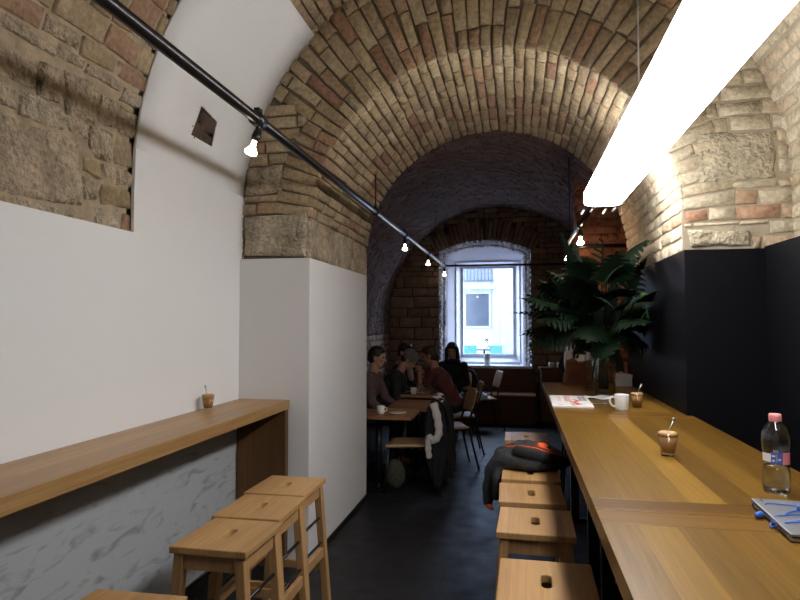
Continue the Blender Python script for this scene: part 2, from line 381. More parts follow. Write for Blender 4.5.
def tag(o, label, cat, group=None):
    o['label'] = label; o['category'] = cat
    if group: o['group'] = group
    return o
def thing(name, label, cat, loc=(0, 0, 0), rz=0, group=None):
    o = bpy.data.objects.new(name, None); COL.objects.link(o); o.empty_display_size = .05
    o.location = loc; o.rotation_euler = (0, 0, rz); return tag(o, label, cat, group)
def dup(o, parent=None):
    c = o.copy(); COL.objects.link(c)
    if parent is not None: c.parent = parent
    for ch in list(o.children): dup(ch, c)
    return c
def solid(o, t, offset=-1):
    md = o.modifiers.new('solid', 'SOLIDIFY'); md.thickness = t; md.offset = offset; return o
def bevel(o, w, seg=2):
    md = o.modifiers.new('bevel', 'BEVEL'); md.width = w; md.segments = seg; md.limit_method = 'ANGLE'; return o

# ------------------------------------------------------------------ masonry
def n3(p, f, off=0.0): return noise.noise(V((p[0] * f + off, p[1] * f - off * 1.7, p[2] * f + off * .6)))

def brick(B, P, N, u0, u1, v0, v1, h=.006, rough=.004, jit=.004, nu=4, nv=3, mi=0, bev=.006, freq=14):
    du, dv = u1 - u0, v1 - v0
    if du < .012 or dv < .012: return
    J = lambda: random.uniform(-jit, jit)
    c = [(u0 + J(), v0 + J()), (u1 + J(), v0 + J()), (u1 + J(), v1 + J()), (u0 + J(), v1 + J())]
    hh = h + random.uniform(-.5, .5) * jit
    tu, tv = random.uniform(-.004, .004), random.uniform(-.004, .004)
    su = [0] + [min(.45, bev / du) + (1 - 2 * min(.45, bev / du)) * k / (nu - 2) for k in range(nu - 1)] + [1]
    sv = [0] + [min(.45, bev / dv) + (1 - 2 * min(.45, bev / dv)) * k / (nv - 2) for k in range(nv - 1)] + [1]
    off = random.uniform(0, 50)
    def pt(s, t, lift):
        u = (c[0][0] * (1 - s) + c[1][0] * s) * (1 - t) + (c[3][0] * (1 - s) + c[2][0] * s) * t
        v = (c[0][1] * (1 - s) + c[1][1] * s) * (1 - t) + (c[3][1] * (1 - s) + c[2][1] * s) * t
        p = P(u, v)
        k = lift + (tu * (s - .5) + tv * (t - .5)) + rough * (n3(p, freq, off) + .5 * n3(p, freq * 2.7, off))
        return p + N(u, v) * k
    vs = []; fs = []; W = nu + 1
    for j, t in enumerate(sv):
        for i, s in enumerate(su):
            e = i in (0, nu) or j in (0, nv)
            if e and rough > .003:   # ragged arrises
                q = P(u0 + du * s, v0 + dv * t)
                s = min(1, max(0, s + .012 / du * n3(q, 25, off) * (1 if 0 < j < nv else .3)))
                t = min(1, max(0, t + .010 / dv * n3(q, 25, off + 9) * (1 if 0 < i < nu else .3)))
            vs.append(pt(s, t, hh - bev * .8 if e else hh))
    for j in range(nv):
        for i in range(nu): fs.append((j * W + i, j * W + i + 1, (j + 1) * W + i + 1, (j + 1) * W + i))
    ring = [(i, 0) for i in range(nu)] + [(nu, j) for j in range(nv)] + [(i, nv) for i in range(nu, 0, -1)] + [(0, j) for j in range(nv, 0, -1)]
    o = len(vs)
    for i, j in ring: vs.append(pt(su[i], sv[j], -.03))
    for k in range(len(ring)):
        a = ring[k][1] * W + ring[k][0]; b2 = ring[(k + 1) % len(ring)]; b = b2[1] * W + b2[0]
        fs.append((b, a, o + k, o + (k + 1) % len(ring)))
    B.add(vs, fs, mi, True)

def bond(u0, u1, v0, v1, L, Hh, gap=.010, lj=.22, hj=.06, reserved=(), clip=None):
    out = []; v = v0; row = 0
    nrow = max(1, round((v1 - v0) / Hh)); hs = [Hh * random.uniform(1 - hj, 1 + hj) for _ in range(nrow)]
    k = (v1 - v0) / sum(hs); hs = [x * k for x in hs]
    for h in hs:
        a, b = u0, u1
        if clip:
            r = clip(v + h / 2)
            if r is None: v += h; row += 1; continue
            a, b = max(a, r[0]), min(b, r[1])
        u = a - (L * .5 if row % 2 else 0) - random.uniform(0, L * .35)
        while u < b:
            l = L * random.uniform(1 - lj, 1 + lj * .6)
            if random.random() < .14: l *= .5
            x0, x1 = max(u, a), min(u + l, b)
            vb, vt = v, v + h
            for (ra, rb, rc, rd) in reserved:
                if v + h > rc + .01 and v < rd - .01:
                    if x1 <= ra or x0 >= rb: continue
                    if rd < v + .62 * h: vb = max(vb, rd); continue
                    if rc > v + .38 * h: vt = min(vt, rc); continue
                    if x0 < ra < x1: x1 = ra
                    elif ra <= x0 < rb < x1: x0 = rb
                    elif x0 >= ra and x1 <= rb: x1 = x0
            if x1 - x0 > .035: out.append((x0 + gap / 2, x1 - gap / 2, vb + gap / 2, vt - gap / 2))
            u += l
        v += h; row += 1
    return out

ROW_MI = 0
# ---- front room profile: left wall, semicircular barrel vault, right wall
FC, FR, FS = -.195, 1.635, 2.25
FLEN = PI * FR
def fprof(s):
    if s < FS: return V((FC - FR, 0, s)), V((1, 0, 0))
    if s > FS + FLEN: return V((FC + FR, 0, FS - (s - FS - FLEN))), V((-1, 0, 0))
    a = PI - (s - FS) / FR
    return V((FC + FR * math.cos(a), 0, FS + FR * math.sin(a))), V((-math.cos(a), 0, -math.sin(a)))
def FP(u, v): p, _ = fprof(v); return V((p.x, u, p.z))
def FN(u, v): return fprof(v)[1]
S_END = FS + FLEN + FS
def YF(x): return 3.72 - .09 * x      # the cross wall stands very slightly askew
YB = 5.42
S_LOW, S_PLA, Y_PLA = 1.985, 3.596, 2.68

B = MB()
def rough_back(fn, nrm, off, amp):
    def g(a, b):
        p = fn(a, b); return p - nrm(a, b) * (off + amp * (n3(p, 12) + .6 * n3(p, 31)))
    return g
B.grid(rough_back(lambda a, b: FP(-2.6 + 6.6 * a, S_END * b), lambda a, b: FN(0, S_END * b), .022, 0), 20, 90, 1)
# lumpy pointing showing between the rubble stones on the left
B.grid(rough_back(lambda a, b: FP(-.4 + (Y_PLA + .38) * a, S_LOW + (S_PLA + .1 - S_LOW) * b), lambda a, b: FN(0, S_LOW + (S_PLA + .1 - S_LOW) * b), .007, .013), 130, 70, 4)
# bricks of the vault crown and right haunch
for r in bond(-.4, 3.86, S_PLA + .12, FS + FLEN * .66, .27, .078): brick(B, FP, FN, *r)
B2 = MB()
B2.grid(rough_back(lambda a, b: FP(-.4 + 4.2 * a, FS + FLEN * .66 + (FLEN * .34 + .33) * b), lambda a, b: FN(0, FS + FLEN * .66 + (FLEN * .34 + .33) * b), .002, .005), 90, 60, 1)
for r in bond(-.4, 3.86, FS + FLEN * .66 + .01, FS + FLEN + .31, .27, .08, .014): brick(B2, FP, FN, *r, rough=.006)
# left: rubble stone below, bricks above, up to the plaster edge
res = [(1.35, 1.86, 2.30, 2.60), (1.9, 2.34, 2.02, 2.33), (.6, 1.2, 2.1, 2.45), (2.2, 2.42, 2.42, 2.60), (1.3, 1.62, 2.66, 2.9)]
for (a, b_, c, d) in res: brick(B, FP, FN, a + .01, b_ - .01, c + .01, d - .01, .012, .016, .02, 10, 8, 2, .014, 9)
for r in bond(-.4, Y_PLA + .02, S_LOW - .02, 2.66, .24, .115, .016, .45, .3, res): brick(B, FP, FN, *r, h=.004, rough=.014, jit=.012, nu=7, nv=5, mi=2 if random.random() < .72 else 0)
for r in bond(-.4, Y_PLA + .02, 2.665, S_PLA + .12, .27, .10, .014, .3, .2, res): brick(B, FP, FN, *r, rough=.008, jit=.007, mi=random.choice((0, 0, 0, 2, 3)))
for r in bond(Y_PLA - .015, 3.86, S_PLA - .02, S_PLA + .12, .27, .078): brick(B, FP, FN, *r)
ceil = B.build('ceiling', [M['brick'], M['mortar_gap'], M['stone'], M['brick_rust'], M['mortar']], kind='structure')
B2.build('wall_right_upper', [M['brick_pale'], M['mortar_pale']], kind='structure')

# white plaster coat: lower left wall and the patch that climbs into the vault, with a hole showing the stone
ss = [0, .5, 1.0, 1.5, S_LOW] + [S_LOW + (2.60 - S_LOW) * k / 3 for k in range(1, 4)] + [2.78] + [2.78 + (S_PLA - 2.78) * k / 8 for k in range(1, 9)]
ys = [-2.6, -1, 0, 1, 2, Y_PLA, 2.9, 3.135, 3.395, 3.6, 3.9]
B = MB(); W = len(ys)
for s in ss:
    for y in ys:
        yy = y + (.030 if (y == 3.135 and s == 2.78) else 0) - (.022 if (y == 3.395 and s == 2.78) else 0) - (.010 if (y == 3.395 and abs(s - 2.60) < 1e-6) else 0)
        B.v.append(tuple(FP(yy, s - (.030 if (y == 3.395 and s == 2.78) else 0)) + FN(0, s) * (.004)))
for j in range(len(ss) - 1):
    for i in range(W - 1):
        if ss[j] >= S_LOW - 1e-6 and ys[i] < Y_PLA - 1e-6: continue
        if abs(ys[i] - 3.135) < 1e-6 and abs(ss[j] - 2.60) < 1e-6: continue
        B.f.append((j * W + i, j * W + i + 1, (j + 1) * W + i + 1, (j + 1) * W + i)); B.m.append(0); B.sm.append(ss[j] > 2.2)
wl = B.build('wall_left', M['plaster'], kind='structure'); solid(wl, .016, 1)
B = MB()
for (a0, a1, c0, c1, hh_) in ((3.11, 3.27, 2.57, 2.70, .004), (3.275, 3.42, 2.57, 2.66, -.006), (3.11, 3.22, 2.705, 2.81, -.008), (3.225, 3.42, 2.665, 2.81, .002)):
    brick(B, FP, FN, a0, a1, c0, c1, hh_, .022, .012, 8, 7, 0, .012, 22)
B.build('trim_1', M['mortar_dark'], kind='structure')

# ---- the cross wall with its arch
AC, AR, AS = -.21, 1.12, 2.10
NDIV = 52
def outer_r(t):
    """distance from the arch centre to the vault profile along angle t"""
    c, s = math.cos(t), math.sin(t); lo, hi = AR, 3.0
    for _ in range(40):
        m = (lo + hi) / 2; x = AC + m * c; z = AS + m * s
        inside = (abs(x - FC) < FR) if z < FS else ((x - FC) ** 2 + (z - FS) ** 2 < FR * FR)
        if inside: lo = m
        else: hi = m
    return lo
def RP(u, v): x = AC + (AR + u) * math.cos(v / AR); return V((x, YF(x), AS + (AR + u) * math.sin(v / AR)))
NF = V((-.09, -1, 0)).normalized()
def RN(u, v): return NF
def XP(u, v): return V((u, YF(u), v))
def SP(u, v):   # soffit: u along depth 0..1 m, v arc length; continues straight down below the springing
    t = v / AR
    if t < 0: x, z = AC + AR, AS + v
    elif t > PI: x, z = AC - AR, AS - (v - PI * AR)
    else: x, z = AC + AR * math.cos(t), AS + AR * math.sin(t)
    return V((x, YF(x) + u, z))
def SN(u, v):
    t = min(PI, max(0, v / AR)); return V((-math.cos(t), 0, -math.sin(t)))
B = MB()
# mortar body: front and back faces and the soffit
prof = [(AC - AR, 0.0), (AC - AR, 1.0)] + [(AC + AR * math.cos(PI - PI * k / 48), AS + AR * math.sin(PI - PI * k / 48)) for k in range(49)] + [(AC + AR, 1.0), (AC + AR, 0.0)]
def outp(k, n):
    x, z = prof[k]
    if z < AS - 1e-6: return (-2.7 if x < AC else 2.2, z)
    d = V((x - AC, z - AS)).normalized(); m = min((2.45 / abs(d.x)) if abs(d.x) > 1e-6 else 99, (2.2 / d.y) if d.y > 1e-6 else 99)
    return (AC + d.x * m, AS + d.y * m)
n = len(prof)
outs = [outp(k, n) for k in range(n)]
for face in (0, 1):
    vs = []
    for k in range(n):
        for (x, z) in (prof[k], outs[k]): vs.append(V((x, (YF(x) + .012) if face == 0 else YB, z)))
    B.add(vs, [(2 * k, 2 * k + 1, 2 * k + 3, 2 * k + 2) for k in range(n - 1)], 1)
vs = []
for k in range(n):
    x, z = prof[k]
    dx, dz = (x - AC, max(0, z - AS)); l = math.hypot(dx, dz); ox, oz = x + dx / l * .012, z + dz / l * .012
    vs += [V((ox, YF(x) + .012, oz)), V((ox, YB, oz))]
B.add(vs, [(2 * k, 2 * k + 2, 2 * k + 3, 2 * k + 1) for k in range(n - 1)], 1)
dth = PI * AR / NDIV
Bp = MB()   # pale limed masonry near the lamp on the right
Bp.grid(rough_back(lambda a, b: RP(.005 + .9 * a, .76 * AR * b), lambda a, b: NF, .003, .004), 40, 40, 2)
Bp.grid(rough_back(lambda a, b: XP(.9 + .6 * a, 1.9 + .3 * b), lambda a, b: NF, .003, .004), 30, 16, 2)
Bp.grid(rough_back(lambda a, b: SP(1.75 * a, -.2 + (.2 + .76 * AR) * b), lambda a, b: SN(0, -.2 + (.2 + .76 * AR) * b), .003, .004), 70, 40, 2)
stones_f = [(.985, 1.37, 2.31, 2.59), (.93, 1.24, 1.95, 2.07), (-1.80, -1.345, 1.98, 2.27), (-1.79, -1.52, 2.40, 2.60)]
for k in range(NDIV):
    t0, t1 = k * dth, (k + 1) * dth; tm = (t0 + t1) / 2 / AR
    R_ = outer_r(tm) - AR + .03
    full = .62 < tm < PI - .62
    lim = R_ if full else min(R_, .27)
    u = -.0; first = True
    L0 = random.choice((.14, .27, .27))
    BB = Bp if tm < .75 else B
    if k >= NDIV - 2: lim = 0
    while u < lim - .03:
        l = min((L0 if first else .27) * random.uniform(.85, 1.1), lim - u); first = False
        if lim - u - l < .06: l = lim - u
        red = random.random() < .10
        brick(BB, RP, RN, u + .003, u + l - .008, t0 + .004, t1 - .004, h=.006, rough=.005, jit=.006, mi=(3 if red and BB is B else 0))
        u += l
    if k >= NDIV - 2: continue
    # soffit bricks
    dpt = YB - YF(AC + AR * math.cos(tm)); u = 0; half = k % 2
    while u < dpt - .02:
        l = (.13 if half else .27) * random.uniform(.85, 1.1); half = 0
        if random.random() < .15: l *= .55
        l = min(l, dpt - u)
        brick(BB, SP, SN, u + .004, u + l - .006, t0 + .004, t1 - .004, h=.005, rough=.004, jit=.0045, mi=(3 if random.random() < .05 and BB is B else 0))
        u += l
for i, (a, b_, c, d) in enumerate(stones_f):
    brick(Bp if i < 2 else B, XP, RN, a + .006, b_ - .006, c + .006, d - .006, .016, .016, .012, 12, 9, (1 if i < 2 else 2), .014, 10)
def clipR(z):
    if z < AS: x0 = AC + AR
    else: x0 = AC + math.sqrt(max(0, (AR + .275) ** 2 - (z - AS) ** 2))
    x1 = FC + FR if z < FS else FC + math.sqrt(max(0, FR * FR - (z - FS) ** 2))
    if math.atan2(z - AS, x0 - AC) > .62: 
        x0 = max(x0, AC + (z - AS) / math.tan(.62))
    return (x0 - .02 * (z > AS), x1 + .02) if x1 - x0 > .03 else None
def clipL(z):
    r = clipR(z)
    if z < AS: x1 = AC - AR
    else: x1 = AC - math.sqrt(max(0, (AR + .275) ** 2 - (z - AS) ** 2))
    x0 = FC - FR if z < FS else FC - math.sqrt(max(0, FR * FR - (z - FS) ** 2))
    if math.atan2(z - AS, AC - x1) > .62: x1 = min(x1, AC - (z - AS) / math.tan(.62))
    return (x0 - .02, x1 + .02 * (z > AS)) if x1 - x0 > .03 else None
for r in bond(.8, 1.5, 1.94, 2.10, .25, .078, clip=clipR, reserved=stones_f): brick(Bp, XP, RN, *r, rough=.006)
for r in bond(.8, 1.5, 2.10, 3.0, .25, .082, clip=clipR, reserved=stones_f): brick(Bp, XP, RN, *r, rough=.006)
for r in bond(-1.9, -1.2, 1.965, 2.10, .25, .068, clip=clipL, reserved=stones_f): brick(B, XP, RN, *r, rough=.008)
for r in bond(-1.9, -.9, 2.10, 3.0, .27, .085, clip=clipL, reserved=stones_f): brick(B, XP, RN, *r, rough=.008, mi=random.choice((0, 0, 0, 3)))
# straight jambs just under the springing
for r in bond(.0, 1.7, -.17, 0, .25, .085): brick(Bp, SP, SN, *r, rough=.007)
for (a, b_) in ((.0, .42), (.43, .70), (.71, 1.05), (1.06, 1.22), (1.23, 1.56)):
    brick(B, SP, SN, a + .006, b_ - .006, PI * AR - 2 * dth + .006, PI * AR + .135, .010, .014, .008, 8, 4, 2, .012, 10)
B.build('wall_arch', [M['brick'], M['mortar_gap'], M['stone'], M['brick_rust']], kind='structure')
Bp.build('wall_arch_right', [M['brick_pale'], M['stone_pale'], M['mortar_pale']], kind='structure')

# ---- white boxed-out partition on the left pier, black panelling on the right
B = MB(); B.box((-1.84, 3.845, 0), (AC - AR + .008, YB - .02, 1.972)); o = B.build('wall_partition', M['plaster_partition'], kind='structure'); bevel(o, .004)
B = MB(); B.box((1.30, -2.6, 0), (1.46, 3.70, 1.955)); B.box((.895, 3.585, 0), (1.46, YB - .03, 1.945)); B.build('wall_right', M['black_wall'], kind='structure')
B = MB(); B.box((-1.82, -2.6, .10), (-1.795, 3.80, .985)); B.build('trim_2', M['scuffed'], kind='structure')
B = MB(); B.box((-1.82, -2.6, 0), (-1.788, 3.80, .10)); B.box((AC - AR + .009, 3.85, 0), (AC - AR + .016, YB - .02, .035)); B.build('baseboard_left', M['black_metal'], kind='structure')
B = MB(); B.box((-2.8, -2.65, -.1), (2.2, 10.4, 0)); B.build('floor', M['floor'], kind='structure')
B = MB(); B.box((-2.0, -2.7, 0), (1.6, -2.6, 4.0)); B.build('wall_front', M['plaster'], kind='structure')

# ---- rear room
RC, RR, RS = -.30, 1.77, 1.62
RLEN = PI * RR
def rprof(s):
    if s < RS: return V((RC - RR, 0, s)), V((1, 0, 0))
    if s > RS + RLEN: return V((RC + RR, 0, RS - (s - RS - RLEN))), V((-1, 0, 0))
    a = PI - (s - RS) / RR
    return V((RC + RR * math.cos(a), 0, RS + RR * math.sin(a))), V((-math.cos(a), 0, -math.sin(a)))
def BP(u, v): p, _ = rprof(v); return V((p.x, u, p.z))
def BN(u, v): return rprof(v)[1]
REND = 2 * RS + RLEN
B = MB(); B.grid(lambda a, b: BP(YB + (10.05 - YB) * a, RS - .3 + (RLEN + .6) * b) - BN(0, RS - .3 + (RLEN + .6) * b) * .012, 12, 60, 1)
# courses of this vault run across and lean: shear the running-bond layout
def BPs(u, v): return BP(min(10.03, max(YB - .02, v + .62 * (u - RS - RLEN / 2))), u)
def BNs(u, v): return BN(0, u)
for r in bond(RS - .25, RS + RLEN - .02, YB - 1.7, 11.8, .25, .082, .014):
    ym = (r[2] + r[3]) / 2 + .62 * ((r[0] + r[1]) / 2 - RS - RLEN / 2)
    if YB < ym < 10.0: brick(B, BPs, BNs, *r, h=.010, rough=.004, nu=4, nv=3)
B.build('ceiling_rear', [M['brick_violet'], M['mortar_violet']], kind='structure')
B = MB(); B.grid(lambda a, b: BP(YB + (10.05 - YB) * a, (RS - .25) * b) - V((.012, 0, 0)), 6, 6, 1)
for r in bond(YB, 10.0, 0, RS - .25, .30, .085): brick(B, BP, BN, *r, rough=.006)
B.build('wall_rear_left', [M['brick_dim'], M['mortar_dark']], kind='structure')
B = MB(); B.grid(lambda a, b: BP(YB + (10.05 - YB) * a, RS + RLEN - .02 + (RS + .02) * b) + V((.012, 0, 0)), 6, 6, 1)
for r in bond(YB, 10.0, RS + RLEN - .02, REND, .27, .082): brick(B, BP, BN, *r, rough=.006)
B.build('wall_rear_right', [M['brick_red'], M['mortar_red']], kind='structure')
# brick pilaster lit by the bulbs
B = MB(); PX = .66
B.box((PX, 7.012, 0), (1.5, 7.4, 3.3), 1)
def PP(u, v): return V((u, 7.0, v))
def PS(u, v): return V((PX - .012, u, v))
for r in bond(PX - .012, 1.48, .9, 3.25, .24, .082): brick(B, PP, lambda u, v: V((0, -1, 0)), *r, rough=.007)
for r in bond(7.0, 7.4, .9, 3.25, .24, .082): brick(B, PS, lambda u, v: V((-1, 0, 0)), *r, rough=.007)
B.build('wall_pilaster', [M['brick_red'], M['mortar_red']], kind='structure')

# rear wall with the arched window niche
WX0, WX1, WZ0 = -1.235, .215, .855
WC, WH = (WX0 + WX1) / 2, (WX1 - WX0) / 2
ZS, RISE = 2.70, .17
RW = (WH * WH + RISE * RISE) / (2 * RISE)
def ztop(x): return ZS + RISE - RW + math.sqrt(max(0, RW * RW - (x - WC) ** 2))
YW = 10.0
B = MB()
def q(x0, x1, z0, z1): B.add([V((x0, YW + .012, z0)), V((x1, YW + .012, z0)), V((x1, YW + .012, z1)), V((x0, YW + .012, z1))], [(0, 1, 2, 3)], 1)
q(-2.2, WX0, 0, 3.6); q(WX1, 1.55, 0, 3.6); q(WX0, WX1, 0, WZ0)
for k in range(16):
    a, b_ = WX0 + (WX1 - WX0) * k / 16, WX0 + (WX1 - WX0) * (k + 1) / 16
    B.add([V((a, YW + .012, ztop(a))), V((b_, YW + .012, ztop(b_))), V((b_, YW + .012, 3.6)), V((a, YW + .012, 3.6))], [(0, 1, 2, 3)], 1)
def WP(u, v): return V((u, YW, v))
WN = lambda u, v: V((0, -1, 0))
RING = .34
def clipw(side):
    def f(z):
        half = RR if z < RS else math.sqrt(max(0, RR * RR - (z - RS) ** 2))
        a, b_ = RC - half, RC + half
        if z < ZS: lim = (a, WX0) if side < 0 else (WX1, b_)
        else:
            zc = ZS + RISE - RW; rr = (RW + RING) ** 2 - (z - zc) ** 2
            half2 = min(math.sqrt(rr) if rr > 0 else 0, WH + .13)
            lim = (a, WC - half2) if side < 0 else (WC + half2, b_)
        return lim if lim[1] - lim[0] > .04 else None
    return f
for side in (-1, 1):
    for r in bond(-2.1, 1.48, .6, 2.3, .40, .17, .014, .4, .25, clip=clipw(side)): brick(B, WP, WN, *r, rough=.012, jit=.007, nu=6, nv=4)
    for r in bond(-2.1, 1.48, 2.3, 3.40, .26, .085, clip=clipw(side)): brick(B, WP, WN, *r, rough=.008)
# voussoirs over the niche
amax = math.asin((WH + .10) / (RW + .1)); nv_ = 26
zc = ZS + RISE - RW
def VP_(u, v): return V((WC + (RW + u) * math.sin(v), YW, zc + (RW + u) * math.cos(v)))
for k in range(nv_):
    a0 = -amax + 2 * amax * k / nv_; a1 = a0 + 2 * amax / nv_
    B_ = MB()
    brick(B, VP_, WN, .004, RING - .01 + random.uniform(-.03, .03), a0 + .0028, a1 - .0028, h=.014, rough=.006, jit=.0012, nu=4, nv=3, bev=.002)
B.build('wall_rear', [M['brick_dim'], M['mortar_dark']], kind='structure')
# niche reveal in whitewashed rough brick and the plastered back of the niche
arc = [(WX0, WZ0), (WX0, ZS)] + [(WX0 + (WX1 - WX0) * k / 20, ztop(WX0 + (WX1 - WX0) * k / 20)) for k in range(21)] + [(WX1, ZS), (WX1, WZ0)]
arc = [arc[0]] + arc[2:-2] + [arc[-1]]
acc = [0]
for i in range(1, len(arc)): acc.append(acc[-1] + math.dist(arc[i], arc[i - 1]))
def rev(s):
    s = min(max(s, 0), acc[-1])
    for i in range(1, len(arc)):
        if s <= acc[i] + 1e-9:
            f = (s - acc[i - 1]) / (acc[i] - acc[i - 1]); a, b_ = arc[i - 1], arc[i]
            t = V((b_[0] - a[0], b_[1] - a[1])).normalized()
            return a[0] + (b_[0] - a[0]) * f, a[1] + (b_[1] - a[1]) * f, V((t.y, 0, -t.x))
YG = 10.36
def inset(u, d):
    x, z, n_ = rev(u); return x + n_.x * d, max(WZ0, z + n_.z * d)
def VRP(u, v):
    x, z = inset(u, v * .80); return V((x, YW - .015 + v * .85, z))
def VRN(u, v): n_ = rev(u)[2]; return (n_ + V((0, -.9, 0))).normalized()
B = MB(); B.grid(lambda a, b: VRP(acc[-1] * a, .01 + .14 * b) - VRN(acc[-1] * a, 0) * .004, 60, 3, 0)
for r in bond(0, acc[-1], 0, .13, .085, .065, .012, .15, .1): brick(B, VRP, VRN, *r, h=.010, rough=.012, jit=.004)
B.build('trim_3', M['brick_white'], kind='structure')
FX0, FX1, FZ0, FZ1 = -1.015, .06, .875, 2.575
FY1 = YG + .16           # glass plane side of the splayed frame
def frame_pt(u, d=0.0):
    """matching point on the frame outline for a point of the niche outline"""
    x, z, n_ = rev(u)
    fx = FX0 + (FX1 - FX0) * (x - WX0) / (WX1 - WX0)
    if u < acc[1] or u > acc[-2]: return (FX0 if u < acc[1] else FX1), FZ0 + (FZ1 - FZ0) * (z - WZ0) / (ZS - WZ0)
    return fx, FZ1
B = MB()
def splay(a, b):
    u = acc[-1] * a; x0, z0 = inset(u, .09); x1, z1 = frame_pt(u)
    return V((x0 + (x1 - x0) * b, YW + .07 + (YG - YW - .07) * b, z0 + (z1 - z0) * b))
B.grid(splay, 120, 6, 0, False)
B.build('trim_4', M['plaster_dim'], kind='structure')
win = bpy.data.objects.new('window_1', None); COL.objects.link(win); win.location = (WC, YG, FZ0); win['kind'] = 'structure'
def wpart(B, name, m): 
    o = B.build(name, m, win); o.matrix_parent_inverse = Matrix.Translation(-V(win.location)); return o
B = MB(); fwd = .075
for (x0, x1, z0, z1) in ((FX0, FX0 + fwd, FZ0, FZ1), (FX1 - fwd, FX1, FZ0, FZ1), (FX0 + fwd, FX1 - fwd, FZ0, FZ0 + .10), (FX0 + fwd, FX1 - fwd, FZ1 - .07, FZ1)): B.box((x0, YG + .10, z0), (x1, YG + .20, z1), bev=.004)
ii = (FX0 + fwd + .01, FX1 - fwd - .01, FZ0 + .10, FZ1 - .08); oo = (FX0 - .012, FX1 + .012, FZ0 - .012, FZ1 + .012)
co = lambda r_, y: [V((r_[0], y, r_[2])), V((r_[1], y, r_[2])), V((r_[1], y, r_[3])), V((r_[0], y, r_[3]))]
mid_r = (FX0 + .022, FX1 - .022, FZ0 + .03, FZ1 - .025)
B.add(co(oo, YG - .005) + co(mid_r, YG - .005) + co(ii, YG + .13), [(k, (k + 1) % 4, 4 + (k + 1) % 4, 4 + k) for k in range(4)] + [(4 + k, 4 + (k + 1) % 4, 8 + (k + 1) % 4, 8 + k) for k in range(4)])
wpart(B, 'window_frame', M['white_paint'])
B = MB(); i0 = FX0 + fwd; i1 = FX1 - fwd
for (x0, x1, z0, z1) in ((i0, i0 + .05, FZ0 + .1, FZ1 - .07), (i1 - .05, i1, FZ0 + .1, FZ1 - .07), (i0 + .05, i1 - .05, FZ0 + .1, FZ0 + .15), (i0 + .05, i1 - .05, FZ1 - .12, FZ1 - .07)): B.box((x0, YG + .13, z0), (x1, YG + .17, z1), bev=.005)
wpart(B, 'window_sash', M['white_paint'])
B = MB(); B.box((i0 + .04, YG + .148, FZ0 + .14), (i1 - .04, YG + .152, FZ1 - .11)); wpart(B, 'window_pane', M['pane'])
B = MB(); B.box((WX0 - .015, YW - .05, WZ0 - .03), (WX1 + .015, YG, WZ0 + .012), bev=.005); wpart(B, 'window_sill', M['white_paint'])
# dark timber lining under the window
B = MB(); B.box((-1.75, YW - .035, .0), (WX1 + .06, YW - .012, WZ0 - .03)); B.build('trim_5', M['dark_wood'], kind='structure')

# ------------------------------------------------------------------ outside
B = MB(); B.box((-8, 10.7, -.2), (8, 21, 0)); B.build('street_ground', M['street'], kind='structure')
bd = thing('street_building', 'white street facade across the road, seen through the window', 'building', (-.6, 20, 0))
def bpart(B, name, m, par=None):
    o = B.build(name, m, par or bd); o.matrix_parent_inverse = Matrix.Translation(-V(bd.location)) if par is None else Matrix(); return o
B = MB(); B.box((-7, 20, 0), (7, 20.4, 8)); bpart(B, 'facade_wall', M['facade'])
B = MB(); B.box((-1.68, 19.95, 1.37), (-1.61, 20.0, 2.54)); B.box((-.88, 19.95, 1.37), (-.81, 20, 2.54)); B.box((-1.61, 19.95, 2.47), (-.88, 20, 2.54)); B.box((-1.61, 19.93, 1.37), (-.88, 20, 1.44)); bpart(B, 'facade_window', M['facade_grey'])
B = MB(); B.box((-1.61, 19.975, 1.44), (-.88, 19.995, 2.47)); bpart(B, 'facade_window_pane', M['dark_glass'])
B = MB(); B.box((-.76, 19.93, .6), (-.04, 20, 3.3)); B.box((-.52, 19.91, .8), (-.28, 19.93, 3.2)); bpart(B, 'pilaster', M['facade_grey'])
B = MB()
for k in range(9): B.box((-1.70 + k * .113, 19.9, 2.90), (-1.655 + k * .113, 19.94, 3.30))
B.box((-1.74, 19.88, 3.30), (-.72, 19.96, 3.34)); B.box((-1.74, 19.88, 2.86), (-.72, 19.96, 2.90)); bpart(B, 'balcony_railing', M['dark_glass'])
B = MB(); B.box((-1.9, 19.8, 2.62), (-.7, 20, 2.70)); bpart(B, 'cornice', M['facade_grey'])

def cafe_chair(label, x, y, rz, first=[None]):
    if first[0] is None:
        t = thing('outdoor_chair', label, 'chair', (x, y, 0), rz, 'turquoise chairs across the street')
        B = MB(); B.box((-.2, -.2, .43), (.2, .2, .46), bev=.01); B.build('seat', M['teal'], t)
        B = MB(); B.box((-.19, .17, .46), (.19, .20, .88), bev=.012); B.build('backrest', M['teal'], t)
        for sx in (-1, 1):
            for sy in (-1, 1):
                B = MB(); B.tube([(sx * .17, sy * .17, .43), (sx * .19, sy * .19, 0)], .014, 8); B.build('leg', M['teal'], t)
        first[0] = t; return t
    c = dup(first[0]); c.location = (x, y, 0); c.rotation_euler.z = rz; c['label'] = label; return c
cafe_chair('turquoise outdoor chair left of the flower pot, beyond the window', -1.36, 18.6, PI)
cafe_chair('turquoise outdoor chair right of the flower pot, beyond the window', -.62, 18.6, PI)
cafe_chair('turquoise outdoor chair at the window\'s left edge, beyond the glass', -1.90, 18.7, PI)
t = thing('outdoor_table', 'dark outdoor table between the turquoise chairs outside', 'table', (-1.0, 19.3, 0))
B = MB(); B.box((-.3, -.3, .70), (.3, .3, .73), bev=.008); B.build('table_top', M['dark_plastic'], t)
B = MB(); B.tube([(0, 0, 0), (0, 0, .7)], .03); B.lathe([(.22, 0), (.22, .02), (.03, .04)], (0, 0, 0)); B.build('pedestal', M['dark_plastic'], t)

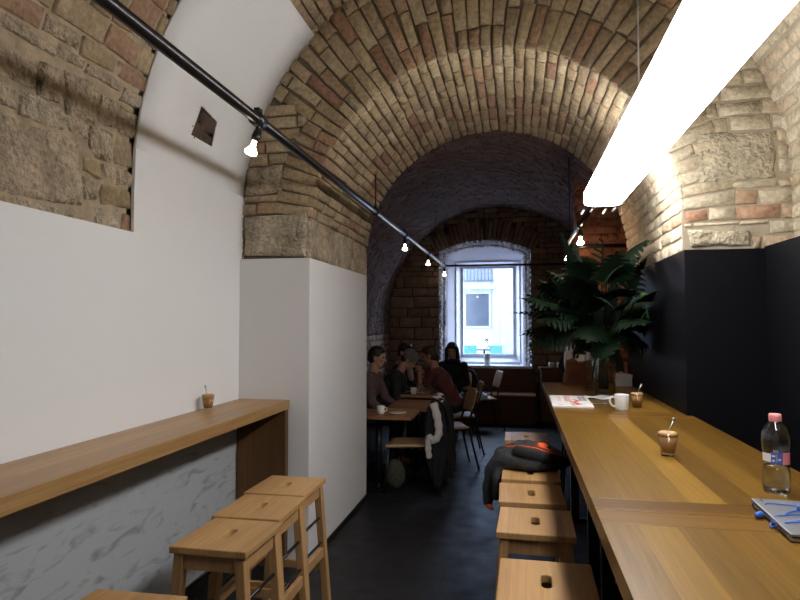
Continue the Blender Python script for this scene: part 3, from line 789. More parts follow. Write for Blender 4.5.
# ------------------------------------------------------------------ lighting pipes, bulbs and the big lamp
PLX, PLZ = -1.12, 2.446
pl = thing('lighting_pipe', 'long black pipe under the vault carrying the left row of bulbs', 'pipe', (PLX, 4.4, PLZ))
def ppart(B, name, m, root):
    o = B.build(name, m, root); o.matrix_parent_inverse = Matrix.Translation(-V(root.location)); return o
B = MB(); B.tube([(PLX, -1.6, PLZ), (PLX, 9.75, PLZ)], .0225, 20); ppart(B, 'pipe', M['pipe'], pl)
for y in (2.55, 4.87, 6.21, 7.89, 9.70):
    B = MB(); B.tube([(PLX, y - .035, PLZ), (PLX, y + .035, PLZ)], .032, 18)
    B.box((PLX - .012, y - .02, PLZ + .02), (PLX + .012, y + .02, PLZ + .05))
    if y != 4.87: B.tube([(PLX, y, PLZ - .055), (PLX, y, PLZ)], .012, 10)
    ppart(B, 'clamp', M['black_metal'], pl)
B = MB(); zz = AS + math.sqrt(AR ** 2 - (PLX - AC) ** 2)
B.tube([(PLX, 4.87, PLZ), (PLX, 4.87, zz + .02)], .006, 8); ppart(B, 'hanger_rod', M['black_metal'], pl)
B = MB(); zz = RS + math.sqrt(RR ** 2 - (PLX - RC) ** 2); B.tube([(PLX, 8.6, PLZ), (PLX, 8.6, zz + .01)], .005, 8); ppart(B, 'hanger_rod', M['black_metal'], pl)
zz = FS + math.sqrt(FR ** 2 - (PLX - FC) ** 2); B = MB(); B.tube([(PLX, .6, PLZ), (PLX, .6, zz + .02)], .006, 8); ppart(B, 'hanger_rod', M['black_metal'], pl)
B = MB(); B.tube([(PLX, 9.74, PLZ), (.95, 9.74, PLZ)], .016, 12); ppart(B, 'cross_rail', M['black_metal'], pl)

def bulb(label, x, y, z, m, first={}):
    """reflector bulb hanging cap-up from its socket; z is the pipe underside"""
    if m not in first:
        t = thing('reflector_bulb', label, 'light bulb', (x, y, z), 0, 'bulbs on the lighting pipes')
        B = MB(); B.lathe([(.0, 0), (.018, 0), (.020, -.03), (.017, -.045), (.0, -.045)][::-1], n=16); B.build('socket', M['black_metal'], t)
        B = MB(); B.lathe([(.0, -.112), (.018, -.111), (.027, -.105), (.029, -.097), (.022, -.084), (.013, -.072), (.0105, -.060), (.0105, -.045), (0, -.045)], n=20); B.build('glass', M[m], t)
        first[m] = t; return t
    c = dup(first[m]); c.location = (x, y, z); c['label'] = label; return c
for y, l in ((2.55, 'lit reflector bulb on left pipe, the nearest, beside the white wall'), (6.21, 'lit reflector bulb second along the left pipe, past the arch'), (7.89, 'lit reflector bulb third along the left pipe, before the window'), (9.70, 'lit reflector bulb at the far end of the left pipe by the window')):
    bb = bulb(l, PLX, y, PLZ - .05, 'bulb'); bb.rotation_euler.y = .35 if y < 3 else 0
PRX, PRZ = .515, 2.35
pr_ = thing('lighting_pipe', 'short dark pipe running out of the big lamp over the bouquet', 'pipe', (PRX, 5.6, PRZ))
B = MB(); B.tube([(PRX, 4.40, PRZ), (PRX, 6.74, PRZ)], .020, 18); ppart(B, 'pipe', M['pipe'], pr_)
for y in (5.25, 6.60):
    B = MB(); B.tube([(PRX, y - .035, PRZ), (PRX, y + .035, PRZ)], .030, 18); B.tube([(PRX, y, PRZ - .055), (PRX, y, PRZ)], .012, 10); ppart(B, 'clamp', M['black_metal'], pr_)
B = MB(); B.tube([(PRX, 6.72, PRZ), (1.30, 6.72, PRZ)], .022, 12); ppart(B, 'cross_rail', M['black_metal'], pr_)
B = MB(); zz = RS + math.sqrt(RR ** 2 - (PRX - RC) ** 2); B.tube([(PRX, 6.3, PRZ), (PRX, 6.3, zz + .02)], .005, 8); ppart(B, 'hanger_rod', M['black_metal'], pr_)
bulb('lit reflector bulb on the right pipe, nearest the big lamp', PRX, 5.25, PRZ - .05, 'bulb_right')
bulb('lit reflector bulb at the far end of the right pipe, above the bouquet', PRX, 6.60, PRZ - .05, 'bulb_right')

LX0, LX1, LZ = .425, .665, 2.35
lp = thing('linear_lamp', 'long glowing white lamp hung over the bar table', 'lamp', ((LX0 + LX1) / 2, 2.5, LZ))
B = MB()
def sec(a, y):
    a = a * 2 * PI; c, s = math.cos(a), math.sin(a); e = .5
    return V(((LX0 + LX1) / 2 + (LX1 - LX0) / 2 * math.copysign(abs(c) ** e, c), y, LZ + .06 * math.copysign(abs(s) ** e, s)))
B.grid(lambda a, b: sec(a, .75 + (4.10 - .75) * b), 32, 1)
for y in (.75, 4.10): B.add([sec(k / 32, y) for k in range(32)], [tuple(range(32))])
ppart(B, 'diffuser', M['lamp'], lp)
B = MB(); B.box((LX0 + .03, .73, LZ + .05), (LX1 - .03, 3.70, LZ + .085), bev=.012); ppart(B, 'top_housing', M['white_paint'], lp)
for k, x in enumerate((LX0 + .02, LX0 + .075, LX1 - .075, LX1 - .02)):
    B = MB(); B.tube([(x, 4.10, LZ - .04), (x, 4.44 - .07 * (k % 2), LZ - .04)], .011, 10); ppart(B, 'end_rod', M['steel'], lp)
B = MB(); B.box((LX0, 4.10, LZ - .05), (LX1, 4.112, LZ + .05), bev=.004); ppart(B, 'end_plate', M['steel'], lp)
for y in (1.1, 2.9):
    xx = (LX0 + LX1) / 2; zz = FS + math.sqrt(FR ** 2 - (xx - FC) ** 2)
    B = MB(); B.tube([(xx, y, LZ + .08), (xx, y, zz + .02)], .004, 6); ppart(B, 'hanger_wire', M['steel'], lp)

# ------------------------------------------------------------------ left shelf
sh = thing('wall_bar_shelf', 'long oak bar shelf along the white left wall', 'shelf', (-1.62, 2.0, 0))
B = MB(); B.box((-1.80, -.5, .992), (-1.452, 3.84, 1.05), bev=.004); ppart(B, 'shelf_top', M['shelf_oak'], sh)
B = MB(); B.box((-1.787, 3.775, 0), (-1.457, 3.83, .992), bev=.003); ppart(B, 'end_panel', M['oak_z'], sh)
B = MB(); B.box((-1.787, -.5, 0), (-1.474, -.45, .992), bev=.003); ppart(B, 'end_panel', M['oak_z'], sh)

# ------------------------------------------------------------------ stools
def make_stool():
    t = thing('bar_stool', '', 'stool')
    hw, hl, z0, z1 = .15, .17, .716, .742
    # seat with a slot: quads bridge the outer outline and the slot outline
    n = 40; outer = []; inner = []
    for k in range(n):
        a = 2 * PI * (k + .5) / n; c, s = math.cos(a), math.sin(a)
        m = min(hw / abs(c) if abs(c) > 1e-6 else 9, hl / abs(s) if abs(s) > 1e-6 else 9); outer.append((c * m, s * m))
        x, y = .016 * c, .016 * s; y += .034 if s > 0 else -.034; inner.append((x, y))
    for (x, y) in ((hw, hl), (-hw, hl), (-hw, -hl), (hw, -hl)):
        k = min(range(n), key=lambda i: math.dist(outer[i], (x, y))); outer[k] = (x, y)
    vs = []
    for z in (z0, z1):
        vs += [V((x, y, z)) for x, y in outer] + [V((x, y, z)) for x, y in inner]
    fs = []
    for k in range(n):
        j = (k + 1) % n
        fs.append((2 * n + k, 2 * n + j, 3 * n + j, 3 * n + k)); fs.append((j, k, n + k, n + j))
        fs.append((k, j, 2 * n + j, 2 * n + k)); fs.append((n + j, n + k, 3 * n + k, 3 * n + j))
    B = MB().add(vs, fs); o = B.build('seat', M['birch'], t, recalc=True); bevel(o, .004)
    tx, ty, bx, by = .118, .138, .172, .152
    for sx in (-1, 1):
        for sy in (-1, 1):
            B = MB(); B.bar((sx * bx, sy * by, 0), (sx * tx, sy * ty, z0), .036, .044, V((0, 1, 0)), bev=.004); B.build('leg', M['birch_leg'], t)
    at = lambda z: (bx + (tx - bx) * z / z0, by + (ty - by) * z / z0)
    x, y = at(.69)
    for sx in (-1, 1):
        B = MB(); B.box((sx * x - .010, -y + .02, .655), (sx * x + .010, y - .02, z0), bev=.002); B.build('apron', M['birch_leg'], t)
    for sy in (-1, 1):
        B = MB(); B.box((-x + .016, sy * y - .010, .655), (x - .016, sy * y + .010, z0), bev=.002); B.build('apron', M['birch_leg'], t)
    xr, yr = at(.38)
    for sx in (-1, 1):
        B = MB(); B.box((sx * xr - .011, -yr + .02, .355), (sx * xr + .011, yr - .02, .40), bev=.003); B.build('side_rail', M['birch_leg'], t)
    xr, yr = at(.30)
    for sy in (-1, 1):
        B = MB(); B.box((-xr + .016, sy * yr - .011, .28), (xr - .016, sy * yr + .011, .32), bev=.003); B.build('cross_rail', M['birch_leg'], t)
    for zr in (.425, .55):
        xr, yr = at(zr)
        for sx in (-1, 1):
            B = MB(); B.tube([(sx * xr, -yr, zr), (sx * xr, yr, zr)], .007, 8); B.build('metal_rod', M['pipe'], t)
    return t
stool0 = make_stool(); used = [False]
def stool(x, y, label, rz=0):
    o = stool0 if not used[0] else dup(stool0); used[0] = True
    o.location = (x, y, 0); o.rotation_euler.z = rz; o['label'] = label; o['group'] = 'birch bar stools'; return o
stool(-1.110, 1.545, 'birch stool at bottom left, only its seat\'s far edge in view', .01)
stool(-1.090, 2.245, 'birch stool by the shelf, nearest of the three fully seen on the left', -.02)
stool(-1.115, 2.605, 'birch stool by the shelf, middle of the left three', .01)
stool(-1.135, 2.965, 'birch stool by the shelf end, farthest on the left beside the partition', -.01)
stool(.085, 2.02, 'birch stool under the bar table edge, nearest the camera', -.015)
stool(.068, 2.62, 'birch stool along the bar table, second from the camera', -.02)
stool(.060, 3.04, 'birch stool along the bar table, just before the draped jacket', .02)
stool(.065, 3.45, 'birch stool along the bar table with the dark jacket on it', 0)
stool(.060, 4.53, 'birch stool at the far end of the bar table, past the jacket', .0)

# ------------------------------------------------------------------ bar tables
def bar_table(y0, y1, label):
    t = thing('bar_table', label, 'table', (.565, (y0 + y1) / 2, 0), 0, 'oak bar tables set end to end')
    X0, X1 = .203, .925; eb = .11; h = (y1 - y0) / 2
    x0, x1 = X0 - .565, X1 - .565
    B = MB(); B.box((x0, -h + eb, 1.0), (x1, h - eb, 1.05), bev=.0014); B.build('top_board', M['oak_y'], t)
    for s in (-1, 1):
        B = MB(); B.box((x0, s * h - s * eb + s * .0008, 1.0), (x1, s * h, 1.05), bev=.0014); B.build('breadboard_end', M['oak_x'], t)
    for s in (-1, 1):
        B = MB(); y = s * (h - .3)
        B.box((x0 + .20, y - .03, 0), (x0 + .26, y + .03, .96)); B.box((x1 - .16, y - .03, 0), (x1 - .10, y + .03, .96)); B.box((x0 + .1, y - .035, .96), (x1 - .04, y + .035, 1.0)); B.box((x0 + .2, y - .03, 0), (x1 - .1, y + .03, .03))
        B.build('leg_frame', M['black_metal'], t)
    return t
bar_table(-.05, 1.748, 'oak bar table nearest the camera, under the laptop\'s near half')
bar_table(1.752, 3.558, 'middle oak bar table, holding the water bottle and near coffee')
bar_table(3.562, 5.36, 'far oak bar table, holding the vases, booklet and mug')
ZT = 1.05

# ------------------------------------------------------------------ things on the bars
def coffee(label, x, y, rz, first=[None], spoon_out=True, sc_=1.0):
    if first[0] is None:
        t = thing('coffee_glass', label, 'coffee', (x, y, ZT + .0005), rz, 'milky coffees in small glasses')
        B = MB(); B.lathe([(0, 0), (.024, 0), (.026, .008), (.036, .085), (.0345, .085), (.0245, .012), (0, .010)], n=28); B.build('glass', M['glass'], t)
        B = MB(); B.lathe([(0, .0105), (.0243, .0125), (.0335, .072), (0, .072)], n=28); B.build('coffee', M['coffee'], t)
        B = MB(); B.lathe([(0, .0722), (.0337, .0722), (.0352, .084), (.028, .089), (0, .091)], n=28); B.build('foam', M['crema'], t)
        B = MB(); B.tube([(.0, .006, .06), (.010, .004, .10), (.022, 0, .128)], [.0022, .0022, .003], 8); B.ell((.024, 0, .132), (.006, .0035, .009)); B.build('spoon', M['steel'], t)
        first[0] = t; return t
    c = dup(first[0]); c.location = (x, y, ZT + .0005); c.rotation_euler.z = rz; c['label'] = label; return c
coffee('milky coffee in a small glass alone in the middle of the bar table', .555, 2.50, .2)
coffee('milky coffee in a small glass right of the white mug', .690, 3.86, -.2)
coffee('milky coffee in a small glass on the left wall shelf', -1.745, 3.31, 2.8)

# plastic bottle
t = thing('water_bottle', 'clear plastic water bottle with pink cap behind the laptop', 'bottle', (.752, 2.03, ZT))
prof_o = [(0, .006), (.018, .002), (.030, 0), (.033, .006), (.034, .02), (.0335, .06), (.031, .085), (.0305, .11), (.033, .125), (.0345, .15), (.033, .172), (.025, .192), (.016, .205), (.013, .210), (.013, .222)]
prof_o = [(r * 1.1, z) for r, z in prof_o]
B = MB(); B.lathe(prof_o + [(r - .0012, z) for r, z in prof_o[::-1] if r > .012] + [(0, .0075)], n=32); B.build('bottle_body', M['bottle'], t)
B = MB(); B.lathe([(0, .009), (.031, .004), (.0345, .008), (.0352, .02), (.0346, .058), (.0325, .078), (0, .078)], n=32); B.build('water', M['water'], t)
B = MB(); B.lathe([(0, .207), (.0165, .207), (.017, .21), (.017, .226), (.0155, .229), (0, .229)], n=28); B.build('cap', M['pink'], t)
def wrap(B, a0, a1, z0, z1, r, mi=0, n=10): B.grid(lambda u, v: V((r * math.cos(a0 + (a1 - a0) * u), r * math.sin(a0 + (a1 - a0) * u), z0 + (z1 - z0) * v)), n, 2, mi)
B = MB(); cang = math.atan2(-2.03, -.752)
RL = .0366
wrap(B, cang - 1.2, cang - .15, .092, .116, RL, 0); wrap(B, cang - .35, cang + .45, .088, .120, RL + .0002, 1); wrap(B, cang + .5, cang + 1.3, .086, .120, RL, 2)
wrap(B, cang - .24, cang - .10, .094, .099, RL + .0006, 0, 3); wrap(B, cang - .02, cang + .10, .093, .115, RL + .0006, 3, 3); wrap(B, cang - .28, cang - .06, .108, .112, RL + .0006, 0, 3); wrap(B, cang + .16, cang + .34, .098, .103, RL + .0006, 0, 3)
wrap(B, cang - .2, cang + .2, .120, .128, RL - .0004, 3, 4)
B.build('label', [M['white_plastic'], M['blue_ink'], M['pink'], M['alu']], t)

# laptop
t = thing('laptop', 'closed silver laptop at the right edge of the bar table', 'laptop', (.625, 1.865, ZT), -.06)
B = MB(); B.box((0, -.30, .003), (.36, 0, .011), bev=.003); B.build('base', M['alu'], t)
B = MB(); B.box((.002, -.298, .0112), (.358, -.002, .0135)); B.build('screen_gap', M['dark_plastic'], t)
B = MB(); B.box((0, -.30, .0137), (.36, 0, .0205), bev=.003); lid = B.build('lid', M['alu'], t)
B = MB(); B.box((.020, -.028, .0204), (.024, -.006, .0209)); B.build('antenna_strip', M['dark_plastic'], t)
for (y0, y1) in ((-.03, -.012), (-.20, -.09), (-.27, -.225)):
    B = MB(); B.box((-.0006, y0, .0045), (.002, y1, .0095)); B.build('side_port', M['dark_plastic'], t)
for x in (.02, .34):
    for y in (-.28, -.02):
        B = MB(); B.lathe([(0, 0), (.008, 0), (.008, .0031), (0, .0031)], (x, y, 0), 12); B.build('rubber_foot', M['dark_plastic'], t)

# earphones lying on the laptop
t = thing('earphones', 'blue wired earphones tangled on the laptop', 'earphones', (.70, 1.75, ZT))
def smooth_path(pts, k=8):
    pts = [V(p) for p in pts]; out = []
    for i in range(len(pts) - 1):
        p0 = pts[max(i - 1, 0)]; p1 = pts[i]; p2 = pts[i + 1]; p3 = pts[min(i + 2, len(pts) - 1)]
        for j in range(k):
            s = j / k; out.append(.5 * ((2 * p1) + (p2 - p0) * s + (2 * p0 - 5 * p1 + 4 * p2 - p3) * s * s + (3 * p1 - p0 - 3 * p2 + p3) * s ** 3))
    out.append(pts[-1]); return out
zl = ZT + .0235
def ep(B, name, m): return ppart(B, name, m, t)
B = MB(); B.tube(smooth_path([(.602, 1.752, ZT + .006), (.618, 1.785, ZT + .005), (.634, 1.80, ZT + .014), (.645, 1.803, zl), (.68, 1.80, zl), (.74, 1.79, zl), (.80, 1.785, zl), (.87, 1.78, zl)]), .0018, 8); ep(B, 'cable', M['blue'])
B = MB(); B.tube(smooth_path([(.88, 1.74, zl + .002), (.80, 1.75, zl + .002), (.73, 1.755, zl + .002), (.68, 1.74, zl), (.65, 1.71, zl - .002), (.612, 1.69, ZT + .006), (.607, 1.66, ZT + .005), (.635, 1.645, zl), (.70, 1.65, zl), (.78, 1.66, zl), (.87, 1.68, zl)]), .0022, 8); ep(B, 'cable', M['blue'])
B = MB(); B.tube(smooth_path([(.87, 1.70, zl + .003), (.78, 1.69, zl + .003), (.70, 1.675, zl + .003), (.66, 1.66, zl), (.615, 1.672, ZT + .012), (.625, 1.70, ZT + .02), (.66, 1.70, zl + .002), (.73, 1.72, zl + .003)]), .0018, 8); ep(B, 'cable', M['blue'])
for (x, y, z, a) in ((.600, 1.742, ZT + .009, .6), (.705, 1.735, zl + .008, 2.2)):
    B = MB(); c, s = math.cos(a), math.sin(a)
    B.cap((x, y, z), .008, (x + .010 * c, y + .010 * s, z), .0085); e = ep(B, 'earbud', M['blue'])
    B = MB(); B.cap((x + .012 * c, y + .012 * s, z), .0075, (x + .019 * c, y + .019 * s, z), .006); o = B.build('ear_tip', M['white_plastic'], e); o.matrix_parent_inverse = Matrix.Translation(-V(t.location))

# booklet
t = thing('booklet', 'white booklet with red and black lettering left of the mug', 'booklet', (.325, 4.05, ZT), -.02)
B = MB(); B.box((-.118, -.27, .0), (.118, .27, .011), bev=.002); B.build('pages', M['paper'], t)
B = MB(); z = .0113
def stroke(x0, y0, x1, y1, w, mi): 
    d = V((x1 - x0, y1 - y0, 0)); nrm = V((-d.y, d.x, 0)).normalized() * w / 2
    B.add([V((x0, y0, z)) - nrm, V((x1, y1, z)) - nrm, V((x1, y1, z)) + nrm, V((x0, y0, z)) + nrm], [(0, 1, 2, 3)], mi)
for k in range(5):
    y = .19 - k * .045; stroke(.055, y, .10, y + .012, .018, 1); stroke(.058, y + .02, .10, y - .01, .010, 1)
for k in range(6):
    y = .20 - k * .05; stroke(-.035, y, .0, y + .02, .012, 0); stroke(-.03, y + .03, .005, y, .012, 0)
for (a, b_, c, d) in ((.0, -.05, .045, -.16), (.045, -.02, .01, -.10), (-.01, -.14, .06, -.19), (.02, .05, .05, -.02), (.05, -.17, .02, -.21)): stroke(a, b_, c, d, .022, 0)
for k in range(4): stroke(-.075, .18 - k * .06, -.055, .16 - k * .06, .010, 0)
stroke(.0, -.20, .012, -.23, .018, 1); stroke(-.08, -.22, -.05, -.22, .010, 1)
B.build('cover_lettering', [M['red_ink'], M['black_ink']], t)
# mug
t = thing('mug', 'white china mug beside the booklet', 'mug', (.585, 3.74, ZT), 0)
B = MB(); B.lathe([(0, 0), (.034, 0), (.037, .006), (.0405, .088), (.0395, .0905), (.0372, .088), (.034, .01), (0, .008)], n=32); B.build('cup', M['white_china'], t)
B = MB(); B.tube(smooth_path([(-.037, -.004, .070), (-.058, -.006, .074), (-.066, -.007, .052), (-.055, -.006, .028), (-.034, -.004, .020)]), .0055, 10); B.build('handle', M['white_china'], t)
# folded cutlery napkin and spoon beyond the booklet
B = MB(); B.grid(lambda a, b: V((.44 + .16 * a, 4.22 + .11 * b + .02 * a, ZT + .012 + .007 * math.sin(a * 7 + b * 3))), 14, 6); o = B.build('paper_napkin', M['paper']); solid(o, .008); tag(o, 'crumpled paper napkin in front of the vases', 'napkin')
t = thing('teaspoon', 'teaspoon lying between the booklet and the mug', 'spoon', (.47, 3.98, ZT), .25)
B = MB(); B.tube([(-.05, 0, .003), (.05, .01, .004)], [.003, .002], 8); B.build('handle', M['steel'], t)
B = MB(); B.ell((.065, .012, .004), (.016, .010, .0035)); B.build('bowl', M['steel'], t)

# vases
def vase(label, x, y, r, h, wl_):
    t = thing('glass_vase', label, 'vase', (x, y, ZT))
    B = MB(); B.lathe([(0, 0), (r, 0), (r, h), (r - .005, h), (r - .005, .016), (0, .014)], n=36); B.build('glass', M['glass'], t)
    B = MB(); B.lathe([(0, .0145), (r - .0055, .0165), (r - .0055, wl_), (0, wl_)], n=36); B.build('water', M['vase_water'], t)
    return t
vase('tall narrow glass cylinder vase, left of the wide one', .535, 4.80, .045, .52, .16)
vase('wide glass cylinder vase under the leaf bouquet', .598, 4.50, .070, .44, .20)

# leaves
def leaf_mesh(L, Wd, lobes, inner, gap, curl, fold, droop, tip=.25, petiole=.3):
    """blade along +x from the origin; stalk runs back to -petiole"""
    B = MB(); nseg = lobes
    def mid(t): return V((L * t * (1 - .12 * droop * t), 0, -L * droop * t * t * .5))
    def wid(t): return Wd * (math.sin(PI * min(1, (t * (1 - tip * .2) + .09)) ** .75) ** .8) if 0 <= t <= 1 else 0
    for s in (-1, 1):
        for k in range(nseg):
            t0, t1 = k / nseg, (k + 1) / nseg
            g = gap * (t1 - t0) * .5
            ff = .35 * (1 - t0)   # lobes sweep forward
            pts = []
            for (ta, tb) in ((t0, t0 + g), (t1, t1 - g)):
                row = []
                for i in range(6):
                    w = i / 5; tt = ta if w <= inner else ta + (tb - ta) * min(1, (w - inner) / .12)
                    if i == 5: tt = (ta + tb) / 2 * .35 + (t0 + t1) / 2 * .65
                    m = mid(min(1, tt + ff * w * .35)); ww = wid((t0 + t1) / 2) * w
                    row.append(m + V((0, s * ww, fold * ww - curl * ww * ww / max(Wd, .01))))
                pts.append(row)
            vs = pts[0] + pts[1]; fs = [(i, i + 1, 7 + i, 6 + i) if s > 0 else (6 + i, 7 + i, i + 1, i) for i in range(5)]
            B.add(vs, fs, 0, True)
    B.tube([mid(i / 6) + V((0, 0, -.001)) for i in range(7)], [.0035 - .0004 * i for i in range(7)], 6)
    return B
bq = thing('leaf_bouquet', 'big bouquet of dark monstera and palm leaves in the vases', 'bouquet', (.585, 4.55, ZT + .02))
random.seed(21)
def put_leaf(name, B, base, tipdir, roll, mat, stalk_from=None):
    x = V(tipdir).normalized(); up = V((0, 0, 1)) if abs(x.z) < .95 else V((0, -1, 0))
    y = up.cross(x).normalized(); z = x.cross(y)
    R = Matrix((x, y, z)).transposed() @ Matrix.Rotation(roll, 3, 'X')
    base = V(base); B.v = [tuple(R @ V(p) + base) for p in B.v]
    # leaves that reach the black pier lie against it
    B.v = [((.265 + .025 * math.tanh((x_ - .265) / .12)) if (x_ > .265 and y_ > -.86) else x_, y_, z_) for x_, y_, z_ in B.v]
    s = V(stalk_from) if stalk_from is not None else V((0, 0, .0))
    mid_ = (s + base) / 2 + V((0, 0, .04))
    B.tube(smooth_path([s, s * .6 + V((0, 0, .25)), mid_ if mid_.z > .3 else V((mid_.x, mid_.y, .36)), base], 5), .004, 6)
    return B.build(name, mat, bq)
ZM = .40   # rim height in bouquet space
def spot(az, el, r): return V((r * math.cos(el) * math.cos(az), r * math.cos(el) * math.sin(az), ZM + r * math.sin(el)))
# az measured in plan: 0 = +x (right), -90 deg = toward the camera
D = math.radians
spec = []
for k in range(9):    # large cut leaves drooping round the rim
    spec.append(('monstera_leaf', D(-175 + 170 * k / 8 + random.uniform(-12, 12)), D(random.uniform(2, 26)), random.uniform(.08, .16), random.uniform(.22, .31), -.8))
for k in range(9):
    spec.append(('monstera_leaf', D(-195 + 210 * k / 8 + random.uniform(-14, 14)), D(random.uniform(28, 55)), random.uniform(.18, .30), random.uniform(.21, .30), random.uniform(-.5, .1)))
for k in range(8):
    spec.append(('monstera_leaf', D(-160 + 45 * k * .9 + random.uniform(-15, 15)), D(random.uniform(10, 45)), random.uniform(.16, .26), random.uniform(.20, .28), random.uniform(-.4, .0)))
for k in range(9):
    spec.append(('monstera_leaf', D(40 * k + random.uniform(-15, 15)), D(random.uniform(48, 82)), random.uniform(.30, .48), random.uniform(.20, .28), random.uniform(-.3, .4)))
for i, (nm, az, el, r, L, dr) in enumerate(spec):
    b0 = spot(az, el, r * 1.12); d = V((math.cos(az), math.sin(az), math.sin(el) * .9 + dr * .7))
    B = leaf_mesh(L * 1.08, L * random.uniform(.46, .56), 8, .58, .32, .5, random.uniform(-.1, .25), random.uniform(.3, .8))
    put_leaf('monstera_leaf', B, b0, d, random.uniform(-.9, .9), M['leaf'], (random.uniform(-.03, .03), random.uniform(-.06, 0), .02))
# palm fronds sweeping left and a few right
for k, (az, el, L) in enumerate(((178, 24, .50), (186, 8, .44), (172, 36, .48), (200, 14, .40), (195, -4, .40), (165, 12, .42), (210, 26, .38), (178, 52, .46), (8, 44, .36), (-8, 22, .30), (20, 30, .34))):
    az, el = D(az), D(el); b0 = spot(az, max(el, .15), .10); d = V((math.cos(el) * math.cos(az), math.cos(el) * math.sin(az), math.sin(el)))
    B = leaf_mesh(L * 1.16, random.uniform(.10, .14), 15, .12, .25, .4, .2, .45, .1)
    put_leaf('palm_frond', B, b0, d, random.uniform(-1.1, 1.1), M['leaf_palm'], (-.05, .20, .02))
# tall blades
for (tx, tz, L, w_) in ((-.23, 1.02, .80, .062), (-.15, .90, .70, .055), (-.30, .66, .52, .050), (.10, .86, .44, .05), (-.06, .92, .48, .045), (.24, .72, .44, .05), (.30, .62, .36, .04), (-.34, .50, .46, .05)):
    b0 = V((tx * .25, -.02, ZM + .02)); d = V((tx, -.05 + random.uniform(-.1, .1), tz)) - V((0, 0, ZM)) * .6
    B = leaf_mesh(L, w_, 12, 1.0, 0, .2, .3, .10)
    put_leaf('sword_leaf', B, b0, d, random.uniform(-.3, .3) + .5, M['leaf_palm'], (-.02, 0, .02))
# the big cut leaves standing up against the red bricks, and two brighter leaves on the right
B = leaf_mesh(.36, .19, 8, .22, .62, .3, .05, .25); put_leaf('monstera_leaf', B, V((.00, -.02, .76)), V((.12, -.02, 1)), 1.25, M['leaf'], (0, 0, .02))
B = leaf_mesh(.28, .16, 7, .28, .55, .3, .05, .3); put_leaf('monstera_leaf', B, V((.17, -.02, .66)), V((.35, -.05, 1)), 1.0, M['leaf'], (0, 0, .02))
B = leaf_mesh(.30, .17, 7, .28, .55, .3, .05, .3); put_leaf('monstera_leaf', B, V((-.12, -.02, .66)), V((-.35, -.05, 1)), -1.0, M['leaf'], (0, 0, .02))
B = leaf_mesh(.17, .05, 8, 1, 0, .3, .2, .5); put_leaf('bright_leaf', B, V((.22, -.16, .66)), V((1, -.2, -.15)), .9, M['leaf_bright'], (0, 0, .02))
B = leaf_mesh(.13, .045, 8, 1, 0, .3, .2, .6); put_leaf('bright_leaf', B, V((.26, -.16, .55)), V((1, -.2, -.05)), .9, M['leaf_bright'], (0, 0, .02))

for (px_, py_, pz_, dx_, dy_, dz_, L) in ((.16, -.30, .60, .35, -1, .55, .30), (.10, -.26, .50, .25, -1, .1, .30), (-.10, -.20, .66, -.5, -.6, .6, .30), (-.20, -.12, .52, -1, -.4, .1, .30), (.02, -.20, .74, .1, -.5, .9, .28), (-.30, -.04, .60, -1, -.1, .45, .30), (.20, -.10, .84, .6, -.5, .7, .24), (-.06, -.18, .46, -.3, -1, -.2, .28)):
    B = leaf_mesh(L, L * .52, 8, .55, .35, .5, .05, .45); put_leaf('monstera_leaf', B, V((px_, py_, pz_)), V((dx_, dy_, dz_)), random.uniform(-.4, .4), M['leaf'], (0, -.02, .02))

# brown leather bag and white box at the far end of the table
t = thing('leather_bag', 'soft brown leather bag on the far end of the bar table', 'bag', (.49, 5.22, ZT))
B = MB()
def bagf(a, b):
    th = a * 2 * PI; e = .55; c, s = math.cos(th), math.sin(th)
    w = .13 * (1 - .25 * b) ; d = .055 * (1 - .5 * b)
    p = V((w * math.copysign(abs(c) ** e, c), d * math.copysign(abs(s) ** e, s), .19 * b + .012 * math.sin(5 * a * PI) * b))
    return p + V((.010 * n3(p, 20), .010 * n3(p, 22, 3), .0))
B.grid(bagf, 40, 14)
B.add([bagf(k / 40, 0) for k in range(40)], [tuple(reversed(range(40)))]); B.add([bagf(k / 40, 1) for k in range(40)], [tuple(range(40))])
B.build('bag_body', M['leather'], t)
B = MB(); B.tube(smooth_path([(-.09, -.02, .185), (-.05, -.05, .205), (.0, -.06, .17), (.05, -.05, .19), (.09, -.02, .185)]), .009, 8); B.build('strap', M['leather'], t)
t = thing('white_box', 'pale box at the far right end of the bar table', 'box', (.82, 5.17, ZT))
B = MB(); B.box((-.062, -.05, 0), (.062, .05, .085), bev=.004); B.build('box_body', M['white_china'], t)
B = MB(); B.box((-.065, -.053, .068), (.065, .053, .092), bev=.004); B.build('lid', M['white_china'], t)
B = MB(); B.box((.868, 5.22, 1.355), (.894, 5.30, 1.425), bev=.006); B.box((.858, 5.235, 1.37), (.869, 5.285, 1.41), bev=.004); tag(B.build('wall_socket', M['dark_plastic']), 'small black box fixed to the black pier beside the bouquet', 'socket')

# white shell bar chair behind the vases
t = thing('bar_chair', 'white moulded high chair behind the vases', 'chair', (.575, 5.62, 0))
B = MB()
def shell(a, b):
    x = (a - .5) * .34 * (1 - .35 * abs(2 * b - 1) ** 3); z = 1.06 + .31 * b
    return V((x, .02 * math.cos((a - .5) * 3) + .03 * (1 - b), z))
B.grid(shell, 14, 10, skip=lambda i, j: i == 3 and 4 <= j <= 7); o = B.build('backrest', M['white_china'], t); solid(o, .014)
B = MB(); B.box((-.17, .03, .80), (.17, .36, .83), bev=.012); B.build('seat', M['white_china'], t)
for sx in (-1, 1):
    B = MB(); B.tube([(sx * .10, .04, .80), (sx * .12, .03, 1.10)], .009, 8); B.build('back_post', M['black_metal'], t)
    for y in (.06, .33):
        B = MB(); B.tube([(sx * .14, y, .80), (sx * .19, y + (.02 if y > .2 else -.02), 0)], .011, 8); B.build('leg', M['black_metal'], t)

